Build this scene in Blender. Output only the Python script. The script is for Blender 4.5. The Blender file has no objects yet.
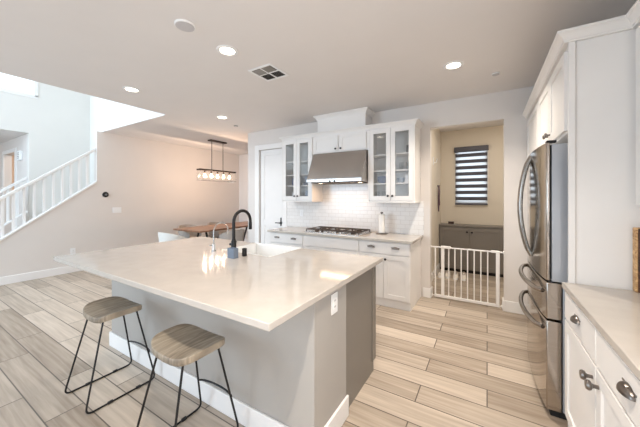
import bpy, bmesh, math, random
from mathutils import Vector, Matrix

random.seed(7)
PI = math.pi
scn = bpy.context.scene
COL = scn.collection

# ------------------------------------------------------------------ camera
H = 1.43                 # eye height
FPX = 277.0              # focal length in pixels of a 640 px wide frame
YAW = math.radians(31.1)
cam_data = bpy.data.cameras.new('camera')
cam = bpy.data.objects.new('camera', cam_data)
COL.objects.link(cam)
cam.location = (0, 0, H)
cam.rotation_euler = (PI / 2, 0, YAW)
cam_data.sensor_width = 36.0
cam_data.lens = FPX / 640 * 36.0
cam_data.shift_y = -(213.5 - 197.0) / 640
cam_data.clip_start = 0.02
scn.camera = cam

# ------------------------------------------------------------------ world, exposure, daylight
scn.view_settings.view_transform = 'Standard'
scn.view_settings.look = 'None'
scn.view_settings.gamma = 1.0
scn.view_settings.exposure = 0.10
scn.view_settings.use_curve_mapping = False


def lin(c):
    def f(v):
        v /= 255.0
        return v / 12.92 if v <= 0.04045 else ((v + 0.055) / 1.055) ** 2.4
    return (f(c[0]), f(c[1]), f(c[2]), 1.0)


world = bpy.data.worlds.new('daylight')
scn.world = world
world.use_nodes = True
wn = world.node_tree.nodes
wn['Background'].inputs['Color'].default_value = (0.86, 0.93, 1.0, 1)
wn['Background'].inputs['Strength'].default_value = 1.6


def area_light(name, loc, rot, sx, sy, power, color):
    d = bpy.data.lights.new(name, 'AREA')
    d.shape = 'RECTANGLE'
    d.size = sx
    d.size_y = sy
    d.energy = power
    d.color = color
    o = bpy.data.objects.new(name, d)
    o.location = loc
    o.rotation_euler = rot
    COL.objects.link(o)
    return o


COOL = (0.80, 0.90, 1.0)
# daylight arriving through the glazing behind the viewer and through the stairwell windows
area_light('daylight_patio_glazing', (-2.3, -3.9, 1.45), (PI / 2 + 0.3, 0, 0), 3.7, 2.3, 10, (0.74, 0.87, 1.0))
area_light('daylight_entry_glazing', (-5.7, -3.9, 2.6), (PI / 2, 0, 0), 2.2, 4.4, 290, (0.62, 0.81, 1.0))
area_light('daylight_stair_window', (-7.84, 0.9, 4.3), (0, -PI / 2, 0), 1.6, 1.9, 34, (0.85, 0.93, 1.0))
area_light('fill_light_right', (0.98, -0.55, 1.6), (0, PI / 2, 0), 1.15, 1.5, 44, (0.97, 0.97, 1.0))  # added unseen fill from the right, lights the island end and left wall


# ------------------------------------------------------------------ materials
def mat(name, color, rough=0.5, metal=0.0, noise=0.03, nscale=6.0, bump=0.0, bscale=80.0, spec=0.5,
        stretch=None):
    m = bpy.data.materials.new(name)
    m.use_nodes = True
    nt = m.node_tree
    b = nt.nodes['Principled BSDF']
    b.inputs['Roughness'].default_value = rough
    b.inputs['Metallic'].default_value = metal
    b.inputs['Specular IOR Level'].default_value = spec
    tc = nt.nodes.new('ShaderNodeTexCoord')
    mp = nt.nodes.new('ShaderNodeMapping')
    if stretch:
        mp.inputs['Scale'].default_value = stretch
    nt.links.new(tc.outputs['Object'], mp.inputs['Vector'])
    n = nt.nodes.new('ShaderNodeTexNoise')
    n.inputs['Scale'].default_value = nscale
    n.inputs['Detail'].default_value = 4
    nt.links.new(mp.outputs['Vector'], n.inputs['Vector'])
    r = nt.nodes.new('ShaderNodeValToRGB')
    c = lin(color)
    r.color_ramp.elements[0].position = 0.3
    r.color_ramp.elements[1].position = 0.7
    r.color_ramp.elements[0].color = tuple(max(0, v * (1 - noise)) for v in c[:3]) + (1,)
    r.color_ramp.elements[1].color = tuple(min(1, v * (1 + noise)) for v in c[:3]) + (1,)
    nt.links.new(n.outputs['Fac'], r.inputs['Fac'])
    nt.links.new(r.outputs['Color'], b.inputs['Base Color'])
    if bump > 0:
        n2 = nt.nodes.new('ShaderNodeTexNoise')
        n2.inputs['Scale'].default_value = bscale
        nt.links.new(mp.outputs['Vector'], n2.inputs['Vector'])
        bp = nt.nodes.new('ShaderNodeBump')
        bp.inputs['Strength'].default_value = bump
        bp.inputs['Distance'].default_value = 0.01
        nt.links.new(n2.outputs['Fac'], bp.inputs['Height'])
        nt.links.new(bp.outputs['Normal'], b.inputs['Normal'])
    return m


def emit(name, color, strength):
    m = bpy.data.materials.new(name)
    m.use_nodes = True
    nt = m.node_tree
    nt.nodes.clear()
    o = nt.nodes.new('ShaderNodeOutputMaterial')
    e = nt.nodes.new('ShaderNodeEmission')
    e.inputs['Color'].default_value = lin(color)
    e.inputs['Strength'].default_value = strength
    nt.links.new(e.outputs[0], o.inputs['Surface'])
    return m


def glass_mat(name, tint=(235, 242, 242), gloss=0.10):
    m = bpy.data.materials.new(name)
    m.use_nodes = True
    nt = m.node_tree
    nt.nodes.clear()
    o = nt.nodes.new('ShaderNodeOutputMaterial')
    t = nt.nodes.new('ShaderNodeBsdfTransparent')
    t.inputs['Color'].default_value = lin(tint)
    g = nt.nodes.new('ShaderNodeBsdfGlossy')
    g.inputs['Roughness'].default_value = 0.03
    lw = nt.nodes.new('ShaderNodeLayerWeight')
    pw = nt.nodes.new('ShaderNodeMath')
    pw.operation = 'POWER'
    pw.inputs[1].default_value = 5.0
    nt.links.new(lw.outputs['Facing'], pw.inputs[0])
    ad = nt.nodes.new('ShaderNodeMath')
    ad.operation = 'MULTIPLY_ADD'
    ad.inputs[1].default_value = 0.5
    ad.inputs[2].default_value = gloss
    nt.links.new(pw.outputs[0], ad.inputs[0])
    mx = nt.nodes.new('ShaderNodeMixShader')
    nt.links.new(ad.outputs[0], mx.inputs['Fac'])
    nt.links.new(t.outputs[0], mx.inputs[1])
    nt.links.new(g.outputs[0], mx.inputs[2])
    nt.links.new(mx.outputs[0], o.inputs['Surface'])
    return m


def floor_mat():
    m = bpy.data.materials.new('wood_look_plank_tile')
    m.use_nodes = True
    nt = m.node_tree
    b = nt.nodes['Principled BSDF']
    tc = nt.nodes.new('ShaderNodeTexCoord')
    br = nt.nodes.new('ShaderNodeTexBrick')
    br.offset = 0.36
    br.offset_frequency = 2
    br.inputs['Scale'].default_value = 1.0
    br.inputs['Brick Width'].default_value = 1.2
    br.inputs['Row Height'].default_value = 0.2
    br.inputs['Mortar Size'].default_value = 0.004
    br.inputs['Mortar Smooth'].default_value = 0.1
    br.inputs['Color1'].default_value = (0, 0, 0, 1)
    br.inputs['Color2'].default_value = (1, 1, 1, 1)
    br.inputs['Mortar'].default_value = (0.5, 0.5, 0.5, 1)
    nt.links.new(tc.outputs['Object'], br.inputs['Vector'])
    # grain: noise stretched along the plank, shifted from plank to plank
    mp = nt.nodes.new('ShaderNodeMapping')
    mp.inputs['Scale'].default_value = (1.1, 20.0, 1.0)
    nt.links.new(tc.outputs['Object'], mp.inputs['Vector'])
    sc = nt.nodes.new('ShaderNodeVectorMath')
    sc.operation = 'SCALE'
    sc.inputs['Scale'].default_value = 37.0
    nt.links.new(br.outputs['Color'], sc.inputs[0])
    ad = nt.nodes.new('ShaderNodeVectorMath')
    ad.operation = 'ADD'
    nt.links.new(mp.outputs['Vector'], ad.inputs[0])
    nt.links.new(sc.outputs['Vector'], ad.inputs[1])
    n = nt.nodes.new('ShaderNodeTexNoise')
    n.inputs['Scale'].default_value = 1.6
    n.inputs['Detail'].default_value = 6
    n.inputs['Distortion'].default_value = 0.35
    nt.links.new(ad.outputs['Vector'], n.inputs['Vector'])
    ramp = nt.nodes.new('ShaderNodeValToRGB')
    ramp.color_ramp.elements[0].position = 0.22
    ramp.color_ramp.elements[0].color = lin(FLOOR_DARK)
    ramp.color_ramp.elements[1].position = 0.80
    ramp.color_ramp.elements[1].color = lin(FLOOR_LIGHT)
    # mix plank tone and grain
    mx = nt.nodes.new('ShaderNodeMix')
    mx.data_type = 'FLOAT'
    mx.inputs['Factor'].default_value = 0.64
    nt.links.new(br.outputs['Color'], mx.inputs['A'])
    nt.links.new(n.outputs['Fac'], mx.inputs['B'])
    nt.links.new(mx.outputs['Result'], ramp.inputs['Fac'])
    gm = nt.nodes.new('ShaderNodeMix')
    gm.data_type = 'RGBA'
    nt.links.new(br.outputs['Fac'], gm.inputs['Factor'])
    nt.links.new(ramp.outputs['Color'], gm.inputs['A'])
    gm.inputs['B'].default_value = lin((98, 89, 80))
    nt.links.new(gm.outputs['Result'], b.inputs['Base Color'])
    b.inputs['Roughness'].default_value = 0.42
    bp = nt.nodes.new('ShaderNodeBump')
    bp.invert = True
    bp.inputs['Strength'].default_value = 0.4
    bp.inputs['Distance'].default_value = 0.003
    nt.links.new(br.outputs['Fac'], bp.inputs['Height'])
    nt.links.new(bp.outputs['Normal'], b.inputs['Normal'])
    return m


def subway_mat():
    m = bpy.data.materials.new('white_subway_tile')
    m.use_nodes = True
    nt = m.node_tree
    b = nt.nodes['Principled BSDF']
    tc = nt.nodes.new('ShaderNodeTexCoord')
    mp = nt.nodes.new('ShaderNodeMapping')
    mp.inputs['Rotation'].default_value = (-PI / 2, 0, 0)
    nt.links.new(tc.outputs['Object'], mp.inputs['Vector'])
    br = nt.nodes.new('ShaderNodeTexBrick')
    br.inputs['Scale'].default_value = 1.0
    br.inputs['Brick Width'].default_value = 0.13
    br.inputs['Row Height'].default_value = 0.064
    br.inputs['Mortar Size'].default_value = 0.002
    br.inputs['Color1'].default_value = lin((240, 238, 236))
    br.inputs['Color2'].default_value = lin((234, 232, 230))
    br.inputs['Mortar'].default_value = lin((216, 211, 207))
    nt.links.new(mp.outputs['Vector'], br.inputs['Vector'])
    nt.links.new(br.outputs['Color'], b.inputs['Base Color'])
    b.inputs['Roughness'].default_value = 0.18
    bp = nt.nodes.new('ShaderNodeBump')
    bp.invert = True
    bp.inputs['Strength'].default_value = 0.5
    bp.inputs['Distance'].default_value = 0.002
    nt.links.new(br.outputs['Fac'], bp.inputs['Height'])
    nt.links.new(bp.outputs['Normal'], b.inputs['Normal'])
    return m


def quartz_mat():
    m = mat('white_quartz', (195, 188, 180), 0.085, 0, 0.035, 9.0, spec=0.3)
    nt = m.node_tree
    b = nt.nodes['Principled BSDF']
    old = b.inputs['Base Color'].links[0].from_socket
    tc = nt.nodes.new('ShaderNodeTexCoord')
    n = nt.nodes.new('ShaderNodeTexNoise')
    n.inputs['Scale'].default_value = 2.6
    n.inputs['Detail'].default_value = 8
    n.inputs['Distortion'].default_value = 1.6
    nt.links.new(tc.outputs['Object'], n.inputs['Vector'])
    r = nt.nodes.new('ShaderNodeValToRGB')
    e = r.color_ramp.elements
    e[0].position = 0.47
    e[0].color = (0, 0, 0, 1)
    e[1].position = 0.50
    e[1].color = (0.15, 0.15, 0.15, 1)
    e2 = e.new(0.53)
    e2.color = (0, 0, 0, 1)
    nt.links.new(n.outputs['Fac'], r.inputs['Fac'])
    mx = nt.nodes.new('ShaderNodeMix')
    mx.data_type = 'RGBA'
    nt.links.new(r.outputs['Color'], mx.inputs['Factor'])
    nt.links.new(old, mx.inputs['A'])
    mx.inputs['B'].default_value = lin((188, 178, 168))
    nt.links.new(mx.outputs['Result'], b.inputs['Base Color'])
    return m


def wood_mat(name, dark, light, scale=(1, 9, 1), rough=0.5, nscale=3.0):
    m = bpy.data.materials.new(name)
    m.use_nodes = True
    nt = m.node_tree
    b = nt.nodes['Principled BSDF']
    tc = nt.nodes.new('ShaderNodeTexCoord')
    mp = nt.nodes.new('ShaderNodeMapping')
    mp.inputs['Scale'].default_value = scale
    nt.links.new(tc.outputs['Object'], mp.inputs['Vector'])
    n = nt.nodes.new('ShaderNodeTexNoise')
    n.inputs['Scale'].default_value = nscale
    n.inputs['Detail'].default_value = 6
    n.inputs['Distortion'].default_value = 1.8
    nt.links.new(mp.outputs['Vector'], n.inputs['Vector'])
    r = nt.nodes.new('ShaderNodeValToRGB')
    r.color_ramp.elements[0].position = 0.32
    r.color_ramp.elements[0].color = lin(dark)
    r.color_ramp.elements[1].position = 0.68
    r.color_ramp.elements[1].color = lin(light)
    nt.links.new(n.outputs['Fac'], r.inputs['Fac'])
    nt.links.new(r.outputs['Color'], b.inputs['Base Color'])
    b.inputs['Roughness'].default_value = rough
    return m


def blind_mat():
    """zebra roller fabric: dark bands and sheer bands that let the daylight through"""
    m = bpy.data.materials.new('zebra_blind_fabric')
    m.use_nodes = True
    nt = m.node_tree
    nt.nodes.clear()
    o = nt.nodes.new('ShaderNodeOutputMaterial')
    tc = nt.nodes.new('ShaderNodeTexCoord')
    sx = nt.nodes.new('ShaderNodeSeparateXYZ')
    nt.links.new(tc.outputs['Object'], sx.inputs[0])
    a = nt.nodes.new('ShaderNodeMath'); a.operation = 'DIVIDE'; a.inputs[1].default_value = 0.121
    nt.links.new(sx.outputs['Z'], a.inputs[0])
    f = nt.nodes.new('ShaderNodeMath'); f.operation = 'FRACT'
    nt.links.new(a.outputs[0], f.inputs[0])
    g = nt.nodes.new('ShaderNodeMath'); g.operation = 'GREATER_THAN'; g.inputs[1].default_value = 0.45
    nt.links.new(f.outputs[0], g.inputs[0])
    d = nt.nodes.new('ShaderNodeBsdfDiffuse'); d.inputs['Color'].default_value = lin((92, 92, 100))
    t = nt.nodes.new('ShaderNodeBsdfTranslucent'); t.inputs['Color'].default_value = lin((245, 248, 252))
    tr = nt.nodes.new('ShaderNodeBsdfTransparent'); tr.inputs['Color'].default_value = lin((250, 250, 250))
    mxs = nt.nodes.new('ShaderNodeMixShader'); mxs.inputs['Fac'].default_value = 0.5
    nt.links.new(t.outputs[0], mxs.inputs[1]); nt.links.new(tr.outputs[0], mxs.inputs[2])
    mx = nt.nodes.new('ShaderNodeMixShader')
    nt.links.new(g.outputs[0], mx.inputs['Fac'])
    nt.links.new(mxs.outputs[0], mx.inputs[1])
    nt.links.new(d.outputs[0], mx.inputs[2])
    nt.links.new(mx.outputs[0], o.inputs['Surface'])
    return m


FLOOR_DARK = (142, 127, 111)
FLOOR_LIGHT = (214, 200, 184)
M_WALL = mat('wall_paint', (224, 218, 213), 0.75, 0, 0.01, 3.0, 0.08, 160)
M_KNEE = mat('island_wall_paint', (172, 167, 161), 0.75, 0, 0.01, 3.0, 0.08, 160)
M_CEIL = mat('ceiling_paint', (230, 226, 224), 0.85, 0, 0.01, 3.0, 0.05, 200)
M_VOID = mat('stairwell_paint', (229, 226, 221), 0.8, 0, 0.01, 3.0)
M_MUD = mat('mudroom_paint', (222, 213, 198), 0.75, 0, 0.01, 3.0)
M_FLOOR = floor_mat()
M_TRIM = mat('white_trim_paint', (240, 238, 236), 0.4, 0, 0.01)
M_CAB = mat('white_cabinet_paint', (238, 235, 232), 0.38, 0, 0.01)
M_CABIN = mat('cabinet_interior', (236, 238, 236), 0.5, 0, 0.01)
M_GREY = mat('grey_cabinet_paint', (128, 122, 115), 0.42, 0, 0.02)
M_QUARTZ = quartz_mat()
M_TILE = subway_mat()
M_STEEL = mat('brushed_stainless', (186, 182, 178), 0.24, 1.0, 0.05, 3.0, 0.0, 80, 0.5, (60, 60, 1))
M_FRIDGE = mat('fridge_stainless', (176, 168, 160), 0.13, 1.0, 0.04, 3.0, 0.0, 80, 0.5, (1, 1, 50))
M_FSIDE = mat('fridge_side_grey', (176, 180, 186), 0.4, 0.3, 0.02)
M_HANDLE = mat('fridge_handle_steel', (158, 152, 146), 0.25, 1.0, 0.02)
M_CHROME = mat('chrome', (215, 215, 215), 0.12, 1.0, 0.01)
M_PULL = mat('pewter_hardware', (124, 117, 112), 0.3, 1.0, 0.05)
M_BLACK = mat('matte_black_metal', (34, 33, 33), 0.4, 0.4, 0.05)
M_RUBBER = mat('black_rubber', (26, 26, 27), 0.7, 0, 0.05)
M_BRONZE = mat('dark_bronze', (66, 56, 52), 0.4, 0.8, 0.05)
M_STOOL = wood_mat('weathered_wood_seat', (124, 112, 97), (176, 164, 146), (9, 1.2, 1), 0.5, 2.4)
M_TABLE = wood_mat('dining_table_walnut', (104, 72, 54), (156, 116, 90), (8, 1, 1), 0.35, 2.0)
M_BOARD = wood_mat('rustic_board_face', (48, 28, 18), (112, 72, 44), (14, 14, 5), 0.5, 3.0)
M_BOARDEDGE = wood_mat('rustic_board_edge', (160, 112, 68), (226, 186, 134), (8, 8, 14), 0.5, 3.0)
M_SHELL = mat('chair_shell_grey', (166, 157, 149), 0.7, 0, 0.04, 20)
M_SHELLW = mat('chair_shell_white', (226, 226, 222), 0.6, 0, 0.02, 20)
M_PORC = mat('white_fireclay', (246, 246, 244), 0.12, 0, 0.005)
M_PLASTIC = mat('white_plastic', (240, 240, 240), 0.35, 0, 0.01)
M_GATE = mat('white_gate_steel', (246, 243, 240), 0.35, 0, 0.01)
M_PAPER = mat('paper_towel', (248, 246, 242), 0.95, 0, 0.02, 30, 0.3, 60)
M_BLUE = mat('blue_grey_silicone', (116, 128, 144), 0.5, 0, 0.03)
M_BLUEBOWL = mat('blue_stoneware', (88, 106, 150), 0.25, 0, 0.08)
M_PALEBLUE = mat('pale_blue_stoneware', (168, 186, 208), 0.25, 0, 0.08)
M_WHITEWARE = mat('white_stoneware', (240, 240, 240), 0.2, 0, 0.01)
M_DARKWARE = mat('dark_stoneware', (74, 74, 78), 0.3, 0, 0.06)
M_CLEAR = glass_mat('clear_glass', (250, 251, 251), 0.02)
M_GLASS = glass_mat('cabinet_glass', (250, 250, 250), 0.05)
M_SEEDED = glass_mat('seeded_glass', (252, 252, 252), 0.03)
for _m, _f in ((M_SEEDED, 0.008), (M_GLASS, 0.075)):
    _nt = _m.node_tree
    _out = next(n for n in _nt.nodes if n.type == 'OUTPUT_MATERIAL')
    _src = _out.inputs['Surface'].links[0].from_socket
    _tl = _nt.nodes.new('ShaderNodeBsdfTranslucent'); _tl.inputs['Color'].default_value = (0.9, 0.9, 0.9, 1)
    _df = _nt.nodes.new('ShaderNodeBsdfDiffuse'); _df.inputs['Color'].default_value = (0.9, 0.9, 0.9, 1)
    _m2 = _nt.nodes.new('ShaderNodeMixShader'); _m2.inputs['Fac'].default_value = 0.5
    _nt.links.new(_tl.outputs[0], _m2.inputs[1]); _nt.links.new(_df.outputs[0], _m2.inputs[2])
    _mx = _nt.nodes.new('ShaderNodeMixShader'); _mx.inputs['Fac'].default_value = _f
    _nt.links.new(_src, _mx.inputs[1]); _nt.links.new(_m2.outputs[0], _mx.inputs[2])
    _nt.links.new(_mx.outputs[0], _out.inputs['Surface'])
M_CAN = emit('recessed_lamp_glow', (255, 244, 226), 9.0)
M_BULB = emit('filament_bulb_glow', (255, 220, 182), 3.0)
_nt = M_BULB.node_tree
_t = _nt.nodes.new('ShaderNodeBsdfTransparent')
_a = _nt.nodes.new('ShaderNodeAddShader')
_out = next(n for n in _nt.nodes if n.type == 'OUTPUT_MATERIAL')
_em = next(n for n in _nt.nodes if n.type == 'EMISSION')
_nt.links.new(_em.outputs[0], _a.inputs[0]); _nt.links.new(_t.outputs[0], _a.inputs[1])
_nt.links.new(_a.outputs[0], _out.inputs['Surface'])
M_BLIND = blind_mat()
M_IRON = mat('cast_iron', (78, 66, 58), 0.55, 0.3, 0.08)
M_LEASH = mat('plum_woven_strap', (84, 58, 74), 0.8, 0, 0.3, 60)
M_SHOE = mat('white_canvas', (236, 230, 222), 0.8, 0, 0.03)
M_SHOEIN = mat('tan_shoe_lining', (150, 116, 88), 0.8, 0, 0.05)
M_DARK = mat('dark_void', (52, 50, 50), 0.8, 0, 0.02)
M_VENTDARK = mat('vent_louver_grey', (150, 146, 140), 0.6, 0, 0.02)

# ------------------------------------------------------------------ mesh helpers
ORG = {}


def new_bm():
    return bmesh.new()


def box(bm, x0, x1, y0, y1, z0, z1):
    if x0 > x1: x0, x1 = x1, x0
    if y0 > y1: y0, y1 = y1, y0
    if z0 > z1: z0, z1 = z1, z0
    v = [bm.verts.new(p) for p in ((x0, y0, z0), (x1, y0, z0), (x1, y1, z0), (x0, y1, z0),
                                   (x0, y0, z1), (x1, y0, z1), (x1, y1, z1), (x0, y1, z1))]
    for f in ((0, 3, 2, 1), (4, 5, 6, 7), (0, 1, 5, 4), (1, 2, 6, 5), (2, 3, 7, 6), (3, 0, 4, 7)):
        bm.faces.new([v[i] for i in f])
    return bm


def prism(bm, pts, axis, a0, a1):
    """pts: 2-D polygon; axis 'x' -> pts are (y,z), 'y' -> (x,z), 'z' -> (x,y)"""
    def mk(p, a):
        if axis == 'x': return (a, p[0], p[1])
        if axis == 'y': return (p[0], a, p[1])
        return (p[0], p[1], a)
    A = [bm.verts.new(mk(p, a0)) for p in pts]
    B = [bm.verts.new(mk(p, a1)) for p in pts]
    n = len(pts)
    bm.faces.new(A)
    bm.faces.new(B[::-1])
    for i in range(n):
        j = (i + 1) % n
        bm.faces.new((A[j], A[i], B[i], B[j]))
    bmesh.ops.recalc_face_normals(bm, faces=bm.faces)
    return bm


def tube(bm, pts, r, n=8, closed=False, cap=True):
    P = [Vector(p) for p in pts]
    N = len(P)
    rings = []
    up = None
    for i in range(N):
        if closed:
            t = (P[(i + 1) % N] - P[i - 1]).normalized()
        elif i == 0:
            t = (P[1] - P[0]).normalized()
        elif i == N - 1:
            t = (P[-1] - P[-2]).normalized()
        else:
            t = ((P[i + 1] - P[i]).normalized() + (P[i] - P[i - 1]).normalized()).normalized()
        if up is None:
            up = Vector((0, 0, 1)) if abs(t.z) < 0.9 else Vector((0, 1, 0))
        s = t.cross(up)
        if s.length < 1e-5:
            s = t.cross(Vector((1, 0, 0)))
        s.normalize()
        up = s.cross(t).normalized()
        rr = r[i] if isinstance(r, (list, tuple)) else r
        rings.append([bm.verts.new(P[i] + (s * math.cos(2 * PI * k / n) + up * math.sin(2 * PI * k / n)) * rr)
                      for k in range(n)])
    m = N if closed else N - 1
    for i in range(m):
        a, b = rings[i], rings[(i + 1) % N]
        for k in range(n):
            bm.faces.new((a[k], a[(k + 1) % n], b[(k + 1) % n], b[k]))
    if cap and not closed:
        bm.faces.new(rings[0][::-1])
        bm.faces.new(rings[-1])
    return bm


def smooth_path(pts, radius, n=5):
    """polyline with rounded corners"""
    P = [Vector(p) for p in pts]
    out = [P[0]]
    for i in range(1, len(P) - 1):
        a, b, c = P[i - 1], P[i], P[i + 1]
        d1 = (a - b); d2 = (c - b)
        r = min(radius, d1.length * 0.45, d2.length * 0.45)
        p1 = b + d1.normalized() * r
        p2 = b + d2.normalized() * r
        for k in range(n + 1):
            t = k / n
            out.append(p1 * (1 - t) ** 2 + b * 2 * t * (1 - t) + p2 * t * t)
    out.append(P[-1])
    return out


def lathe(bm, prof, c=(0, 0, 0), n=20, axis='z', sign=1):
    """prof: list of (radius, height)"""
    rings = []
    def mk(r, h, a):
        x, y = r * math.cos(a), r * math.sin(a)
        if axis == 'z': return (c[0] + x, c[1] + y, c[2] + h * sign)
        if axis == 'y': return (c[0] + x, c[1] + h * sign, c[2] + y)
        return (c[0] + h * sign, c[1] + x, c[2] + y)
    for r, h in prof:
        if r < 1e-6:
            rings.append([bm.verts.new(mk(0, h, 0))])
        else:
            rings.append([bm.verts.new(mk(r, h, 2 * PI * k / n)) for k in range(n)])
    for i in range(len(rings) - 1):
        a, b = rings[i], rings[i + 1]
        for k in range(n):
            k2 = (k + 1) % n
            if len(a) == 1 and len(b) == 1: continue
            if len(a) == 1: bm.faces.new((a[0], b[k2], b[k]))
            elif len(b) == 1: bm.faces.new((a[k], a[k2], b[0]))
            else: bm.faces.new((a[k], a[k2], b[k2], b[k]))
    if len(rings[0]) > 1: bm.faces.new(rings[0][::-1])
    if len(rings[-1]) > 1: bm.faces.new(rings[-1])
    bmesh.ops.recalc_face_normals(bm, faces=bm.faces)
    return bm


def obj(name, bm, m, parent=None, bevel=0.0, angle=35, segs=2):
    """one mesh object; bm is in the coordinates of the top-level thing's world placement"""
    me = bpy.data.meshes.new(name)
    org = ORG.get(parent.name, Vector((0, 0, 0))) if parent else Vector((0, 0, 0))
    bmesh.ops.recalc_face_normals(bm, faces=bm.faces)
    if org.length > 0:
        bmesh.ops.translate(bm, verts=bm.verts, vec=-org)
    bm.to_mesh(me)
    bm.free()
    for p in me.polygons:
        p.use_smooth = True
    me.set_sharp_from_angle(angle=math.radians(angle))
    me.materials.append(m)
    o = bpy.data.objects.new(name, me)
    COL.objects.link(o)
    if parent:
        o.parent = parent
        ORG[o.name] = org
    if bevel > 0:
        b = o.modifiers.new('bevel', 'BEVEL')
        b.width = bevel
        b.segments = segs
        b.limit_method = 'ANGLE'
        b.angle_limit = math.radians(40)
    return o


def tag(o, label=None, cat=None, group=None, kind=None):
    if label: o['label'] = label
    if cat: o['category'] = cat
    if group: o['group'] = group
    if kind: o['kind'] = kind
    return o


def thing(name, label, cat, loc=(0, 0, 0), rot=0.0, group=None, local=False):
    o = bpy.data.objects.new(name, None)
    o.empty_display_size = 0.1
    COL.objects.link(o)
    o.location = loc
    o.rotation_euler = (0, 0, rot)
    ORG[o.name] = Vector((0, 0, 0)) if local else Vector(loc)
    tag(o, label, cat, group)
    return o


def struct(name, bm, m, label=None, cat=None, parent=None, bevel=0.0):
    o = obj(name, bm, m, parent, bevel)
    o['kind'] = 'structure'
    if parent is None:
        o['label'] = label
        o['category'] = cat
    return o


def children_of(o):
    return [c for c in bpy.data.objects if c.parent == o]


def dup(root, loc, rot=None, label=None, group=None):
    r = root.copy()
    COL.objects.link(r)
    r.location = loc
    if rot is not None:
        r.rotation_euler = (0, 0, rot)
    if label: r['label'] = label
    if group: r['group'] = group
    for ch in children_of(root):
        c = ch.copy()
        COL.objects.link(c)
        c.parent = r
        for g in children_of(ch):
            d = g.copy()
            COL.objects.link(d)
            d.parent = c
    return r


def wall_grid(bm, axis, p0, p1, a0, a1, z0, z1, holes=()):
    """slab between p0 and p1 along axis ('x' or 'y'), spanning a0..a1 and z0..z1, with rectangular holes (a0,a1,z0,z1)"""
    As = sorted({a0, a1} | {h[0] for h in holes} | {h[1] for h in holes})
    Zs = sorted({z0, z1} | {h[2] for h in holes} | {h[3] for h in holes})
    As = [a for a in As if a0 <= a <= a1]
    Zs = [z for z in Zs if z0 <= z <= z1]
    for i in range(len(As) - 1):
        for j in range(len(Zs) - 1):
            ca, cz = (As[i] + As[i + 1]) / 2, (Zs[j] + Zs[j + 1]) / 2
            if any(h[0] < ca < h[1] and h[2] < cz < h[3] for h in holes):
                continue
            if axis == 'x':
                box(bm, p0, p1, As[i], As[i + 1], Zs[j], Zs[j + 1])
            else:
                box(bm, As[i], As[i + 1], p0, p1, Zs[j], Zs[j + 1])
    return bm


class Face:
    """maps (u, v, d) on a cabinet front to the world: u along the front, v up, d outwards"""
    def __init__(self, facing, pos):
        self.f, self.p = facing, pos
    def pt(self, u, v, d):
        if self.f == '-y': return (u, self.p - d, v)
        if self.f == '-x': return (self.p - d, u, v)
        if self.f == '+x': return (self.p + d, u, v)
    def box(self, bm, u0, u1, v0, v1, d0, d1):
        a, b = self.pt(u0, v0, d0), self.pt(u1, v1, d1)
        return box(bm, a[0], b[0], a[1], b[1], a[2], b[2])


def shaker(F, u0, u1, v0, v1, th=0.02, st=0.058, hole=False):
    bm = new_bm()
    F.box(bm, u0, u0 + st, v0, v1, 0, th)
    F.box(bm, u1 - st, u1, v0, v1, 0, th)
    F.box(bm, u0 + st, u1 - st, v0, v0 + st, 0, th)
    F.box(bm, u0 + st, u1 - st, v1 - st, v1, 0, th)
    if not hole:
        F.box(bm, u0 + st - 0.001, u1 - st + 0.001, v0 + st - 0.001, v1 - st + 0.001, 0.0, th - 0.009)
    return bm


def slab(F, u0, u1, v0, v1, th=0.02):
    return F.box(new_bm(), u0, u1, v0, v1, 0, th)


def knob(F, u, v, d, s=1.0):
    bm = new_bm()
    pr = [(0.006, 0), (0.006, 0.012), (0.008, 0.016), (0.014, 0.019), (0.016, 0.025), (0.013, 0.031), (0, 0.033)]
    pr = [(r * s, h * s) for r, h in pr]
    c = F.pt(u, v, d)
    lathe(bm, pr, c, 14, 'y' if F.f == '-y' else 'x', 1 if F.f == '+x' else -1)
    return bm


def cup_pull(F, u, v, d, rx=0.052, rz=0.030, rd=0.026):
    bm = new_bm()
    nu, nt = 12, 7
    for inner in (0, 1):
        k = 1 - 0.10 * inner
        g = []
        for i in range(nu + 1):
            ph = PI * i / nu
            row = []
            for j in range(nt + 1):
                th = PI / 2 * j / nt
                row.append(bm.verts.new(F.pt(u + rx * k * math.cos(ph), v - 0.010 + rz * k * math.sin(ph) * math.sin(th),
                                             d + rd * k * math.sin(ph) * math.cos(th) + 0.001)))
            g.append(row)
        for i in range(nu):
            for j in range(nt):
                q = (g[i][j], g[i + 1][j], g[i + 1][j + 1], g[i][j + 1])
                try: bm.faces.new(q)
                except ValueError: pass
    bmesh.ops.remove_doubles(bm, verts=bm.verts, dist=1e-5)
    # back flange
    F.box(bm, u - rx - 0.004, u + rx + 0.004, v + rz * 0.55 - 0.010, v + rz * 0.75 - 0.010, d, d + 0.003)
    return bm


# ------------------------------------------------------------------ the room
HC = 2.76
YW = 4.17      # range wall
XL = -6.74     # wall with the stair rail, dining side
XR = 1.04      # wall behind the right counter
XO = -7.9      # outer wall of the stairwell
YV = 2.55      # edge of the double-height void
XV = -4.45

struct('floor', box(new_bm(), -10.4, 1.3, -4.2, 6.5, -0.12, 0.0), M_FLOOR,
       'wood-look plank tile floor running through the kitchen', 'floor')

bm = new_bm()
box(bm, XV, 1.3, -4.2, YV, HC, HC + 0.3)
box(bm, XL - 0.12, 1.3, YV, 6.5, HC, HC + 0.3)
struct('ceiling', bm, M_CEIL, 'flat pale ceiling with recessed lights over the kitchen', 'ceiling')

bm = new_bm()
box(bm, XO - 0.15, XV + 0.15, -4.2, 3.0, 5.5, 5.65)
struct('ceiling_stairwell', bm, M_VOID, 'high ceiling over the staircase void', 'ceiling')

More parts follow.
